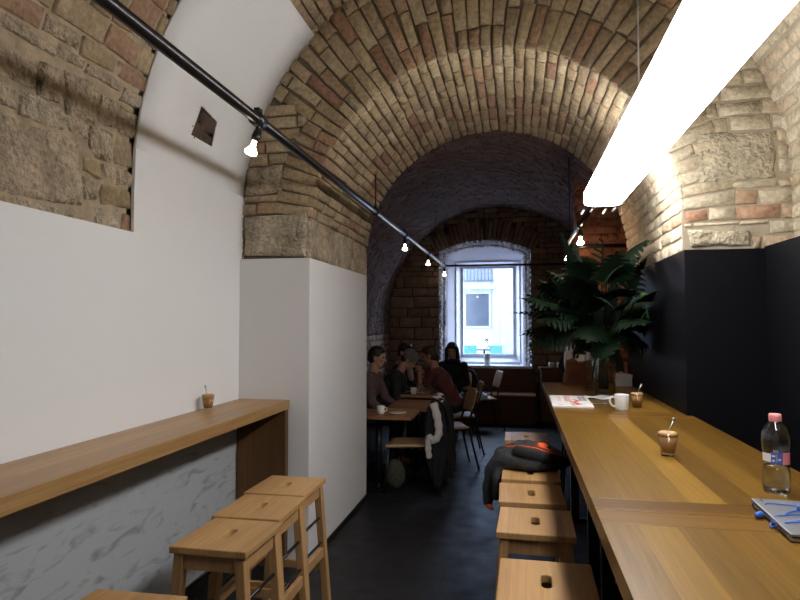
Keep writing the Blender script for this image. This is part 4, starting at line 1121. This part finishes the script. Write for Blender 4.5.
# ------------------------------------------------------------------ jackets
def jacket_on_stool():
    ox, oy = .06, 3.60
    t = thing('jacket', 'dark grey jacket with orange trim draped over a bar stool', 'jacket', (ox, oy, .745))
    def wrinkle(me, amp=.012, seat=True):
        for v in me.vertices:
            p = v.co; k = amp * (n3(p, 7, 3) + .7 * n3(p, 16, 8)) + .35 * amp * math.sin(p.x * 60 + p.y * 25 + 6 * n3(p, 5))
            nrm = v.normal.copy(); v.co = p + nrm * k
            if seat and v.co.x > -.145 and v.co.z < .004: v.co.z = .004 + .002 * n3(p, 20)
        return me
    B = MB()
    B.ell((.02, .0, .040), (.185, .175, .070), Matrix.Rotation(-.10, 3, 'Y'), 24)
    B.ell((-.08, .05, .045), (.14, .18, .070), Matrix.Rotation(-.45, 3, 'Y'), 20)
    B.ell((.13, .02, .03), (.11, .14, .055), None, 18)
    B.cap((-.13, .02, .025), .066, (-.195, .02, -.06), .056); B.cap((-.195, .02, -.06), .056, (-.225, .02, -.15), .042); B.cap((-.225, .02, -.15), .042, (-.235, .02, -.225), .020)
    B.cap((-.12, -.06, .01), .050, (-.165, -.08, -.07), .040); B.cap((-.165, -.08, -.07), .040, (-.185, -.08, -.17), .022); B.cap((-.13, .13, .025), .062, (-.19, .14, -.07), .052); B.cap((-.19, .14, -.07), .052, (-.22, .13, -.19), .030)
    me = remesh(B, .010, 6); me.update(); mobj('shell', wrinkle(me, .015), M['grey_cloth'], t)
    B = MB(); pts = smooth_path([(-.06, -.10, .10), (.03, -.145, .085), (.11, -.135, .070), (.19, -.06, .045), (.215, .02, .02)], 6)
    for i in range(len(pts) - 1): B.cap(pts[i], (.034 - .010 * i / len(pts)), pts[i + 1], .034 - .010 * (i + 1) / len(pts))
    me = remesh(B, .008, 3); me.update(); mobj('sleeve', wrinkle(me, .006, False), M['black_cloth'], t)
    B = MB(); B.tube(smooth_path([(-.13, -.05, .108), (-.05, -.08, .122), (.03, -.10, .118), (.10, -.115, .102), (.17, -.085, .082)], 6), .0045, 6); B.build('orange_piping', M['orange_cloth'], t)
    B = MB(); B.tube(smooth_path([(.03, -.02, .119), (.08, -.06, .112), (.13, -.08, .100), (.19, -.04, .074)], 6), .004, 6); B.build('orange_piping', M['orange_cloth'], t)
    B = MB(); B.ell((.085, .07, .092), (.042, .060, .022), Matrix.Rotation(.2, 3, 'Y'), 14); B.build('orange_lining', M['orange_cloth'], t)
    B = MB(); B.cap((-.232, .02, -.232), .020, (-.205, -.01, -.25), .008); B.build('orange_lining', M['orange_cloth'], t)
    return t
def remesh(B, voxel, smooth_it=3):
    me = B.mesh('tmp'); o = bpy.data.objects.new('tmp', me); COL.objects.link(o)
    md = o.modifiers.new('r', 'REMESH'); md.mode = 'VOXEL'; md.voxel_size = voxel; md.use_smooth_shade = True
    if smooth_it: q_ = o.modifiers.new('s', 'SMOOTH'); q_.factor = .5; q_.iterations = smooth_it
    dg = bpy.context.evaluated_depsgraph_get(); out = bpy.data.meshes.new_from_object(o.evaluated_get(dg))
    bpy.data.objects.remove(o); bpy.data.meshes.remove(me)
    return out
def mobj(name, me, mat, parent):
    me.name = name; me.materials.clear(); me.materials.append(mat); me.polygons.foreach_set('use_smooth', [True] * len(me.polygons))
    o = bpy.data.objects.new(name, me); COL.objects.link(o); o.parent = parent; return o
jacket_on_stool()

# ------------------------------------------------------------------ rear room furniture
def make_chair():
    t = thing('cafe_chair', '', 'chair')      # faces +x
    B = MB(); B.grid(lambda a, b: V((-.20 + .40 * a, (-.19 + .38 * b) * (.92 + .08 * a), .455 - .012 * math.sin(PI * b) - .012 * a * a)), 8, 8); o = B.build('seat', M['ply'], t); solid(o, .022)
    B = MB(); B.grid(lambda a, b: V((-.235 - .07 * b - .03 * math.cos((a - .5) * 2.4) + .03, (-.18 + .36 * a) * (1 - .18 * abs(2 * b - 1) ** 4), .60 + .24 * b)), 10, 8); o = B.build('backrest', M['ply'], t); solid(o, .014)
    for s in (-1, 1):
        B = MB(); B.tube(smooth_path([(-.30, s * .19, 0), (-.205, s * .165, .44), (-.245, s * .15, .62), (-.305, s * .15, .82)]), .012, 8); B.build('rear_leg', M['black_metal'], t)
        B = MB(); B.tube([(.21, s * .185, 0), (.17, s * .165, .44)], .012, 8); B.build('front_leg', M['black_metal'], t)
    B = MB()
    for s in (-1, 1): B.tube([(-.205, s * .165, .425), (.17, s * .165, .425)], .010, 8)
    B.tube([(.17, -.165, .425), (.17, .165, .425)], .010, 8); B.tube([(-.205, -.165, .425), (-.205, .165, .425)], .010, 8); B.build('seat_frame', M['black_metal'], t)
    return t
chair0 = make_chair(); cu = [False]
def chair(x, y, rz, label):
    o = chair0 if not cu[0] else dup(chair0); cu[0] = True
    o.location = (x, y, 0); o.rotation_euler.z = rz; o['label'] = label; o['group'] = 'plywood cafe chairs in the rear room'; return o
chair(-.985, 5.72, PI + .03, 'plywood cafe chair nearest the partition with the black jacket on its back')
chair(-.75, 6.70, PI + .34, 'empty plywood cafe chair at the table past the jacket chair')
chair(-.72, 7.52, PI + .18, 'plywood cafe chair holding the person in maroon')
chair(-.53, 9.22, PI + .3, 'empty plywood cafe chair by the window with a pale cloth on it')
chair(-.86, 8.66, -PI / 2 - .15, 'plywood cafe chair under the dark-haired person by the window')

def cafe_table(x0, x1, y0, y1, label):
    cx, cy = (x0 + x1) / 2, (y0 + y1) / 2
    t = thing('cafe_table', label, 'table', (cx, cy, 0), 0, 'wooden cafe tables in the rear room')
    B = MB(); B.box((x0 - cx, y0 - cy, .68), (x1 - cx, y1 - cy, .71), bev=.004); B.build('table_top', M['table_wood'], t)
    B = MB(); B.tube([(0, 0, .02), (0, 0, .68)], .03, 14); B.box((-.16, -.16, .665), (.16, .16, .68)); B.build('pedestal', M['black_metal'], t)
    B = MB(); B.box((-.22, -.22, 0), (.22, .22, .015), bev=.004); B.lathe([(.05, .015), (.03, .05), (.03, .06)]); B.build('foot_plate', M['black_metal'], t)
    return t
cafe_table(-1.62, -.93, 5.46, 5.93, 'wooden cafe table just behind the white partition')
cafe_table(-1.28, -.78, 6.02, 6.72, 'wooden cafe table with a bare top, between jacket chair and diners')
cafe_table(-1.34, -.88, 7.12, 7.86, 'wooden cafe table with the cups, at which the diners lean together')

# benches
t = thing('wall_bench', 'dark bench along the rear left wall', 'bench', (-1.82, 7.5, 0))
B = MB(); B.box((-2.06, 5.95, .39), (-1.56, 9.3, .43), bev=.005); ppart(B, 'bench_seat', M['dark_wood'], t)
B = MB(); B.box((-2.04, 5.97, 0), (-1.60, 9.28, .39)); ppart(B, 'bench_box', M['black_metal'], t)
t = thing('window_bench', 'dark wooden bench under the window with a pale front edge', 'bench', (-.5, 9.8, 0))
B = MB(); B.box((-1.50, 9.62, .43), (.27, 9.96, .46), bev=.003); ppart(B, 'bench_seat', M['ply'], t)
B = MB(); B.box((-1.49, 9.65, 0), (.26, 9.95, .43)); ppart(B, 'bench_box', M['dark_wood'], t)
t = thing('low_cabinet', 'low dark wooden cabinet right of the window', 'cabinet', (.60, 9.76, 0))
B = MB(); B.box((-.25, -.2, .06), (.25, .2, .845)); B.build('carcass', M['dark_wood'], t)
B = MB(); B.box((-.27, -.22, .845), (.27, .2, .875), bev=.003); B.build('cabinet_top', M['dark_wood'], t)
B = MB(); B.box((-.21, -.18, 0), (.21, .16, .06)); B.build('plinth', M['black_metal'], t)
for s in (-1, 1):
    B = MB(); B.box((s * .125 - .12, -.22, .09), (s * .125 + .12, -.201, .83), bev=.003); d_ = B.build('door', M['dark_wood'], t)
    B = MB(); B.ell((s * .03, -.228, .55), (.012, .012, .012)); B.build('knob', M['steel'], d_)
def cup(label, x, y, z, first=[None]):
    if first[0] is None:
        t = thing('cup', label, 'cup', (x, y, z), 0, 'small white cups in the rear room')
        B = MB(); B.lathe([(0, 0), (.026, 0), (.034, .02), (.038, .075), (.036, .075), (.032, .02), (.0, .008)], n=20); B.build('cup_body', M['white_china'], t)
        B = MB(); B.tube(smooth_path([(.035, 0, .062), (.054, 0, .058), (.052, 0, .032), (.033, 0, .022)], 5), .004, 8); B.build('handle', M['white_china'], t)
        first[0] = t; return t
    c = dup(first[0]); c.location = (x, y, z); c['label'] = label; return c
cup('white cup on the low cabinet, left of the pair', .50, 9.66, .8755)
cup('white cup on the low cabinet, right of the pair', .62, 9.68, .8755)
cup('white cup on the diners\' table in front of the capped person', -1.20, 7.22, .7105)
cup('white cup on the near cafe table beside the partition', -1.235, 5.60, .7105)
t = thing('wall_shelf', 'small wooden shelf on the bricks right of the window', 'shelf', (.50, 9.92, 1.38))
B = MB(); B.box((-.19, -.08, 0), (.19, .07, .025), bev=.002); B.build('shelf_board', M['table_wood'], t)
for s in (-1, 1):
    B = MB(); B.box((s * .12 - .01, -.03, -.08), (s * .12 + .01, .07, 0)); B.build('bracket', M['black_metal'], t)

def saucer(label, x, y, z):
    t = thing('saucer', label, 'saucer', (x, y, z)); B = MB(); B.lathe([(0, 0), (.05, 0), (.085, .012), (.084, .016), (.05, .005), (0, .005)], n=24); B.build('plate', M['white_china'], t)
saucer('small white plate on the near cafe table', -1.09, 5.66, .7105)
saucer('small white plate on the diners\' table', -1.10, 7.32, .7105)
def tumbler(label, x, y, h=.12, first=[None]):
    if first[0] is None:
        t = thing('water_glass', label, 'glass', (x, y, .7105), 0, 'water glasses on the diners\' table')
        B = MB(); B.lathe([(0, 0), (.028, 0), (.034, h), (.0325, h), (.027, .008), (0, .006)], n=20); B.build('glass', M['glass'], t)
        first[0] = t; return t
    c = dup(first[0]); c.location = (x, y, .7105); c['label'] = label; return c
tumbler('water glass on the diners\' table, left', -1.13, 7.20)
tumbler('water glass on the diners\' table, middle', -1.05, 7.24)
tumbler('water glass on the diners\' table, right', -.97, 7.19)

# backpack on the window bench
t = thing('backpack', 'black backpack on the window bench beside the dark-haired person', 'backpack', (-.74, 9.72, .46))
B = MB()
def bpk(a, b):
    th = a * 2 * PI; c, s = math.cos(th), math.sin(th); e = .6; k = math.sin(PI * (.08 + .86 * b)) ** .45
    return V((.135 * k * math.copysign(abs(c) ** e, c), .085 * k * math.copysign(abs(s) ** e, s), .36 * b))
B.grid(bpk, 28, 14); B.add([bpk(k / 28, 0) for k in range(28)], [tuple(reversed(range(28)))]); B.add([bpk(k / 28, 1) for k in range(28)], [tuple(range(28))]); B.build('bag_body', M['black_cloth'], t)
B = MB(); B.box((-.09, -.115, .05), (.09, -.07, .20), bev=.015); B.build('front_pocket', M['black_cloth'], t)
B = MB(); B.tube(smooth_path([(-.03, 0, .35), (-.03, 0, .39), (.03, 0, .39), (.03, 0, .35)]), .007, 8); B.build('top_loop', M['black_cloth'], t)
# crumpled pale cloth on the window chair
B = MB()
def cl(a, b):
    x, y = -.16 + .26 * a, -.13 + .24 * b; r = max(abs(a - .5), abs(b - .5)) * 2
    p = V((x, y, 0)); return V((x, y, .462 + (.012 + .10 * (1 - r ** 2)) * (.6 + .7 * abs(n3(p, 14, 2))) * (1 if r < 1 else .3)))
B.grid(cl, 20, 20); o = B.build('folded_cloth', M['blue_cloth'], loc=(-.53, 9.22, .0)); solid(o, .006); tag(o, 'crumpled pale blue cloth on the seat of the window chair', 'cloth')

# black jacket with a pale band over the nearest cafe chair
t = thing('jacket', 'black jacket with a pale grey band hung on a cafe chair back', 'jacket', (-.72, 5.72, 0))
def jk(a, b):
    # a goes from the seat side up over the chair back and down behind it
    pr = [(-.085, .50), (-.075, .64), (-.05, .78), (-.005, .865), (.045, .84), (.085, .66), (.11, .48), (.115, .30), (.10, .14)]
    pr = [(px_ * .72 + .004, pz_) for px_, pz_ in pr]
    f = a * (len(pr) - 1); i = min(int(f), len(pr) - 2); k = f - i
    x = pr[i][0] * (1 - k) + pr[i + 1][0] * k; z = pr[i][1] * (1 - k) + pr[i + 1][1] * k
    y = (-.215 + .43 * b) * (1 + .05 * math.sin(a * 6)); p = V((x, y, z))
    bul = .03 * math.sin(b * 12 + a * 3) + .02 * n3(p, 10)
    return p + V((bul + (.02 if a > .5 else -.02), 0, .012 * math.sin(b * 9) if a > .85 else 0))
B = MB(); B.grid(jk, 40, 24); o = B.build('jacket_body', M['black_cloth'], t); solid(o, .016, 0)
# side panel: the folded flank that hangs down on the aisle side
def flank(a, b):
    z = .82 - .72 * b; w = (.035 + .062 * math.sin(PI * min(1, b * .9 + .12)))
    x = .005 + w * (2 * a - 1) + .015 * b; p = V((x, 0, z))
    return V((x, -.225 - .03 * math.sin(PI * a) - .02 * n3(p, 9) - .012 * math.sin(a * 14 + b * 4), z))
B = MB(); B.grid(flank, 16, 26); o = B.build('jacket_side', M['black_cloth'], t); solid(o, .012, 0)
slv = smooth_path([(-.01, -.255, .84), (.030, -.275, .70), (.040, -.285, .58), (.0, -.29, .52), (-.045, -.285, .54), (-.055, -.28, .45), (-.045, -.275, .36)], 6)
B = MB(); B.tube(slv, [.036 - .010 * i / len(slv) + .004 * math.sin(i * 1.7) for i in range(len(slv))], 12); B.build('pale_sleeve', M['pale_band'], t)
B = MB(); B.grid(lambda a, b: jk(.32 + .16 * a, .0 + 1.0 * b) + V((0, -.004, .014)), 8, 20); B.build('pale_shoulder', M['pale_band'], t)

# shoes / bag shape under the near table
t = thing('patterned_bag', 'dim patterned bag on the floor under the near cafe table', 'bag', (-1.13, 5.74, 0))
B = MB(); B.ell((0, 0, .14), (.10, .08, .14), n=18); B.build('bag_body', simple('patterned_bag_cloth', (.06, .055, .04), .9, var=.95, nscale=40), t)
B = MB(); B.tube(smooth_path([(-.05, 0, .26), (-.04, 0, .36), (.04, 0, .36), (.05, 0, .26)]), .007, 8); B.build('handle', M['black_cloth'], t)

# flower pot on the sill
t = thing('flower_pot', 'white pot with a small flowering stem on the window sill', 'flower pot', (-.475, 10.10, WZ0 + .013))
B = MB(); B.lathe([(0, 0), (.042, 0), (.056, .18), (.052, .18), (.042, .15), (0, .15)], n=24); B.build('pot', M['white_china'], t)
B = MB(); B.tube(smooth_path([(0, 0, .15), (.012, 0, .28), (.0, 0, .40)]), .004, 6)
for k in range(9):
    a = k * 2.4; z = .24 + .02 * k; r = .045
    B.ell((r * math.cos(a) * .8, r * math.sin(a) * .8, z), (.026, .012, .006), Matrix.Rotation(a, 3, 'Z'), 8)
B.build('foliage', M['leaf'], t)
B = MB()
for k in range(4): a = k * 1.6; B.ell((.018 * math.cos(a) - .01, .018 * math.sin(a), .40 + .012 * (k % 2)), (.016, .016, .012), None, 8)
B.build('flower', M['leaf_palm'], t)

# ------------------------------------------------------------------ people
def ik(S, Hd, l1, l2, pole):
    d = Hd - S; L = min(d.length, (l1 + l2) * .995); dn = d.normalized()
    a = (l1 * l1 - l2 * l2 + L * L) / (2 * L); h = math.sqrt(max(0, l1 * l1 - a * a))
    p = pole - dn * pole.dot(dn); p.normalize(); return S + dn * a + p * h, S + dn * L

def person(label, loc, rz, lean, hands, head_yaw=0, head_pitch=0, hip_z=.55, shirt=None, skin=None, hair='short', hair_mat=None, legs='sit', long_sleeve=True, bend_head=.0, extra=None, poles=None, side_lean=0, vox=.009, size=.93):
    """local frame: +x forward, +y left, z up; origin on the floor below the pelvis"""
    t = thing('person', label, 'person', loc, rz); t.scale = (size, size, size)
    hip = V((0, 0, hip_z)); up = V((math.sin(lean), math.sin(side_lean), math.cos(lean))).normalized()
    fwd_ = V((math.cos(lean), 0, -math.sin(lean))); lat = V((0, 1, 0))
    lean2 = lean * 1.25
    up2 = V((math.sin(lean2), math.sin(side_lean), math.cos(lean2))).normalized()
    waist = hip + up * .17; chest = waist + up2 * .17; neck = chest + up2 * .17
    shl = {s: neck + lat * s * .175 - up2 * .045 for s in (-1, 1)}
    hl = lean * .6 + bend_head
    nk = neck + V((math.sin(hl), 0, math.cos(hl))) * .07
    hc = nk + V((math.sin(hl), 0, math.cos(hl))) * .115 + V((.015, 0, 0))
    Rh = Matrix.Rotation(head_yaw, 3, 'Z') @ Matrix.Rotation(head_pitch + hl * .7, 3, 'Y')
    H = lambda x, y, z: hc + Rh @ V((x, y, z))
    body = MB(); cloth = MB(); pants = MB()
    # head
    body.ell(H(0, 0, .025), (.097, .077, .098), Rh, 18); body.ell(H(.022, 0, -.045), (.068, .060, .075), Rh, 16); body.ell(H(.055, 0, -.088), (.028, .032, .024), Rh, 10)
    body.cap(H(.090, 0, .012), .009, H(.106, 0, -.026), .015); body.ell(H(.088, 0, .032), (.014, .055, .010), Rh, 10); body.ell(H(.087, 0, -.062), (.014, .024, .012), Rh, 10)
    for s in (-1, 1):
        body.ell(H(-.005, s * .079, -.008), (.020, .011, .033), Rh, 10); body.ell(H(.072, s * .038, -.022), (.022, .022, .018), Rh, 10)
    body.cap(neck - up2 * .04, .062, H(-.015, 0, -.05), .054)
    # torso
    def torso(B, g):
        B.ell(hip + V((0, 0, .01)), (.125 + g, .175 + g, .115 + g), None, 16)
        for (c, r, q_) in ((waist, (.105, .150, .13), up), (chest, (.122, .172, .15), up2), (neck - up2 * .07, (.095, .165, .085), up2)):
            an = math.atan2(q_.x, q_.z); B.ell(c, (r[0] + g, r[1] + g, r[2] + g), Matrix.Rotation(an, 3, 'Y'), 18)
    torso(body, -.006); torso(cloth, .010)
    for s in (-1, 1):
        S = shl[s]; Hd = V(hands[0 if s > 0 else 1]); pole = V((poles or [(-.2, .5, -1), (-.2, -.5, -1)])[0 if s > 0 else 1])
        E_, W_ = ik(S, Hd, .285, .25, pole)
        body.cap(S, .050, E_, .038); body.cap(E_, .039, W_, .026)
        cloth.cap(S, .066, S.lerp(E_, 1 if long_sleeve else .62), .052)
        if long_sleeve: cloth.cap(E_, .052, W_.lerp(E_, .06), .038)
        # hand: palm and five bent fingers
        d = (W_ - E_).normalized(); sd = d.cross(V((0, 0, 1))); sd = sd.normalized() if sd.length > .1 else V((0, 1, 0)); nn = sd.cross(d).normalized()
        palm = W_ + d * .045
        Rp = Matrix((d, sd, nn)).transposed(); body.ell(palm, (.052, .041, .019), Rp, 12)
        for k, (o_, L_) in enumerate(((-.030, .060), (-.010, .072), (.011, .068), (.031, .052))):
            k0 = palm + d * .036 + sd * o_; k1 = k0 + d * L_ * .5 - nn * .010; k2 = k1 + d * L_ * .35 - nn * .026
            body.cap(k0, .0098, k1, .0088, 8); body.cap(k1, .0088, k2, .0075, 8)
        th0 = W_ + d * .022 - sd * s * -.030; th1 = th0 + (sd * s * .034) + d * .030 - nn * .008; body.cap(th0, .013, th1, .0105, 8); body.cap(th1, .0105, th1 + d * .028 - nn * .010, .009, 8)
        # legs
        hp = hip + V((0, s * .09, -.02))
        if legs == 'sit': kn = V((.42, s * .12, hip_z - .03)); ank = V((.38, s * .11, .09))
        else: kn = V((.03, s * .10, .47)); ank = V((0, s * .10, .09))
        body.cap(hp, .080, kn, .052); body.cap(kn, .053, ank, .036); body.cap(ank, .036, ank + V((.14, 0, -.045)), .030)
        pants.cap(hp, .095, kn, .066); pants.cap(kn, .066, ank.lerp(kn, .06), .050)
        sb = MB(); sb.cap(ank + V((-.02, 0, -.045)), .040, ank + V((.15, s * .01, -.056)), .032); sb.cap(ank + V((0, 0, -.03)), .042, ank, .042)
        mobj('shoe', remesh(sb, .010), M['shoe'], t)
    pants.ell(hip, (.137, .187, .118), None, 16)
    mobj('body', remesh(body, vox * .75, 2), skin, t)
    mobj('shirt', remesh(cloth, vox), shirt, t); mobj('trousers', remesh(pants, .012), M['jeans'], t)
    # face
    for s in (-1, 1):
        e = MB(); e.ell(H(.083, s * .033, .006), (.011, .014, .008), Rh, 10); e.build('eye', M['eye'], t)
        e = MB(); e.cap(H(.090, s * .018, .028), .005, H(.082, s * .050, .028), .004, 8); e.build('eyebrow', hair_mat or M['hair'], t)
    e = MB(); e.ell(H(.094, 0, -.062), (.009, .022, .006), Rh, 10); e.build('lips', M['lip'], t)
    hb = MB()
    if hair == 'short':
        hb.ell(H(-.014, 0, .042), (.100, .086, .098), Rh, 18); hb.ell(H(-.045, 0, .0), (.072, .083, .085), Rh, 16); hb.ell(H(.04, 0, .090), (.055, .068, .042), Rh, 14)
    elif hair == 'long':
        hb.ell(H(-.014, 0, .042), (.103, .092, .100), Rh, 18); hb.ell(H(-.05, 0, -.02), (.075, .092, .10), Rh, 16); hb.ell(H(.045, 0, .080), (.055, .075, .045), Rh, 14)
        for s in (-1, 1): hb.cap(H(.02, s * .082, .04), .030, H(-.005, s * .088, -.12), .034)
    elif hair == 'cap':
        hb.ell(H(-.012, 0, .050), (.108, .092, .098), Rh, 18)
        hb.ell(H(.085, 0, .050), (.050, .060, .012), Rh, 12)
    mobj('cap' if hair == 'cap' else 'hair', remesh(hb, .009, 2), hair_mat or M['hair'], t)
    if hair == 'cap':
        e = MB(); e.ell(H(-.055, 0, -.018), (.055, .078, .055), Rh, 14); mobj('hair', remesh(e, .009, 2), M['hair'], t)
    if extra == 'scarf':
        e = MB()
        for k in range(12):
            a = 2 * PI * k / 12; e.ell(neck + V((.085 * math.cos(a) + .02, .095 * math.sin(a), .025 + .012 * math.sin(3 * a))), (.045, .045, .040), None, 10)
        e.cap(neck + V((.10, .02, 0)), .045, neck + V((.13, .03, -.18)), .040); mobj('scarf', remesh(e, .010), M['scarf'], t)
    if extra == 'shawl':
        e = MB()
        for k in range(12):
            a = 2 * PI * k / 12; e.ell(neck + V((.08 * math.cos(a) + .015, .09 * math.sin(a), .02)), (.045, .045, .045), None, 10)
        mobj('scarf', remesh(e, .010), M['black_cloth'], t)
    return t
HZ, HC = .582, .618
person('dark-haired person in a patterned shirt seated at the left, in profile', (-1.66, 6.62, 0), -.05, .22, [(.42, .10, .66), (.36, -.13, .62)], 0.05, .05, HZ, M['shirt_check'], M['skin_a'])
person('person in a grey cap and dark sweater bent over the table', (-1.62, 7.38, 0), .02, .42, [(.50, .16, .76), (.46, -.12, .76)], 0, .25, HZ, M['shirt_dark'], M['skin_a'], 'cap', M['cap'], bend_head=.35)
person('person with a pale scarf half hidden behind the capped person', (-1.62, 7.98, 0), -.12, .26, [(.44, .14, .77), (.42, -.14, .77)], -.25, .1, HZ, M['shirt_dark'], M['skin_a'], 'short', M['hair'], extra='scarf')
person('person in a maroon tee leaning in with hands at the face', (-.74, 7.47, 0), PI - .05, .46, [(.46, .03, 1.00), (.445, -.04, .97)], .0, .05, HC, M['shirt_red'], M['skin_b'], 'short', M['hair_brown'], long_sleeve=False, poles=[(.25, .35, -1), (.25, -.35, -1)])
person('dark-haired person in black by the window, facing the camera', (-.86, 8.62, 0), -PI / 2 - .15, .18, [(.34, .10, .78), (.34, -.10, .78)], .1, .12, .655, M['black_cloth'], M['skin_a'], 'long', M['hair'], extra='shawl', size=.87)
person('person in black standing behind the bouquet at the end of the bar', (.70, 6.36, 0), -PI / 2 + .35, .10, [(.34, .14, 1.08), (.22, -.22, .98)], 0, .1, .93, M['black_cloth'], M['skin_b'], 'short', M['hair'], legs='stand', size=1.0)

# ------------------------------------------------------------------ light
w = bpy.data.worlds.new('world'); sc.world = w; w.use_nodes = True
nt = w.node_tree; bg = nt.nodes['Background']
sky = nt.nodes.new('ShaderNodeTexSky'); sky.sky_type = 'HOSEK_WILKIE'; sky.turbidity = 6; sky.sun_direction = (0, -.4, .9); sky.ground_albedo = .4
mx = nt.nodes.new('ShaderNodeMix'); mx.data_type = 'RGBA'; mx.inputs[0].default_value = .75; mx.inputs[7].default_value = (.66, .80, 1.0, 1)
nt.links.new(sky.outputs[0], mx.inputs[6]); nt.links.new(mx.outputs[2], bg.inputs['Color']); bg.inputs['Strength'].default_value = 16.0
# portal so the sky light through the window is sampled well
pd = bpy.data.lights.new('window_portal', 'AREA'); pd.shape = 'RECTANGLE'; pd.size = 1.0; pd.size_y = 1.6; pd.cycles.is_portal = True
po = bpy.data.objects.new('window_portal', pd); COL.objects.link(po); po.location = (-.48, 10.58, 1.72); po.rotation_euler = (-PI / 2, 0, 0)

sc.view_settings.view_transform = 'Standard'
sc.view_settings.look = 'None'
sc.view_settings.exposure = 0
sc.cycles.use_denoising = True
sc.cycles.max_bounces = 8; sc.cycles.diffuse_bounces = 4; sc.cycles.transparent_max_bounces = 32; sc.cycles.transmission_bounces = 12
sc.cycles.sample_clamp_indirect = 6
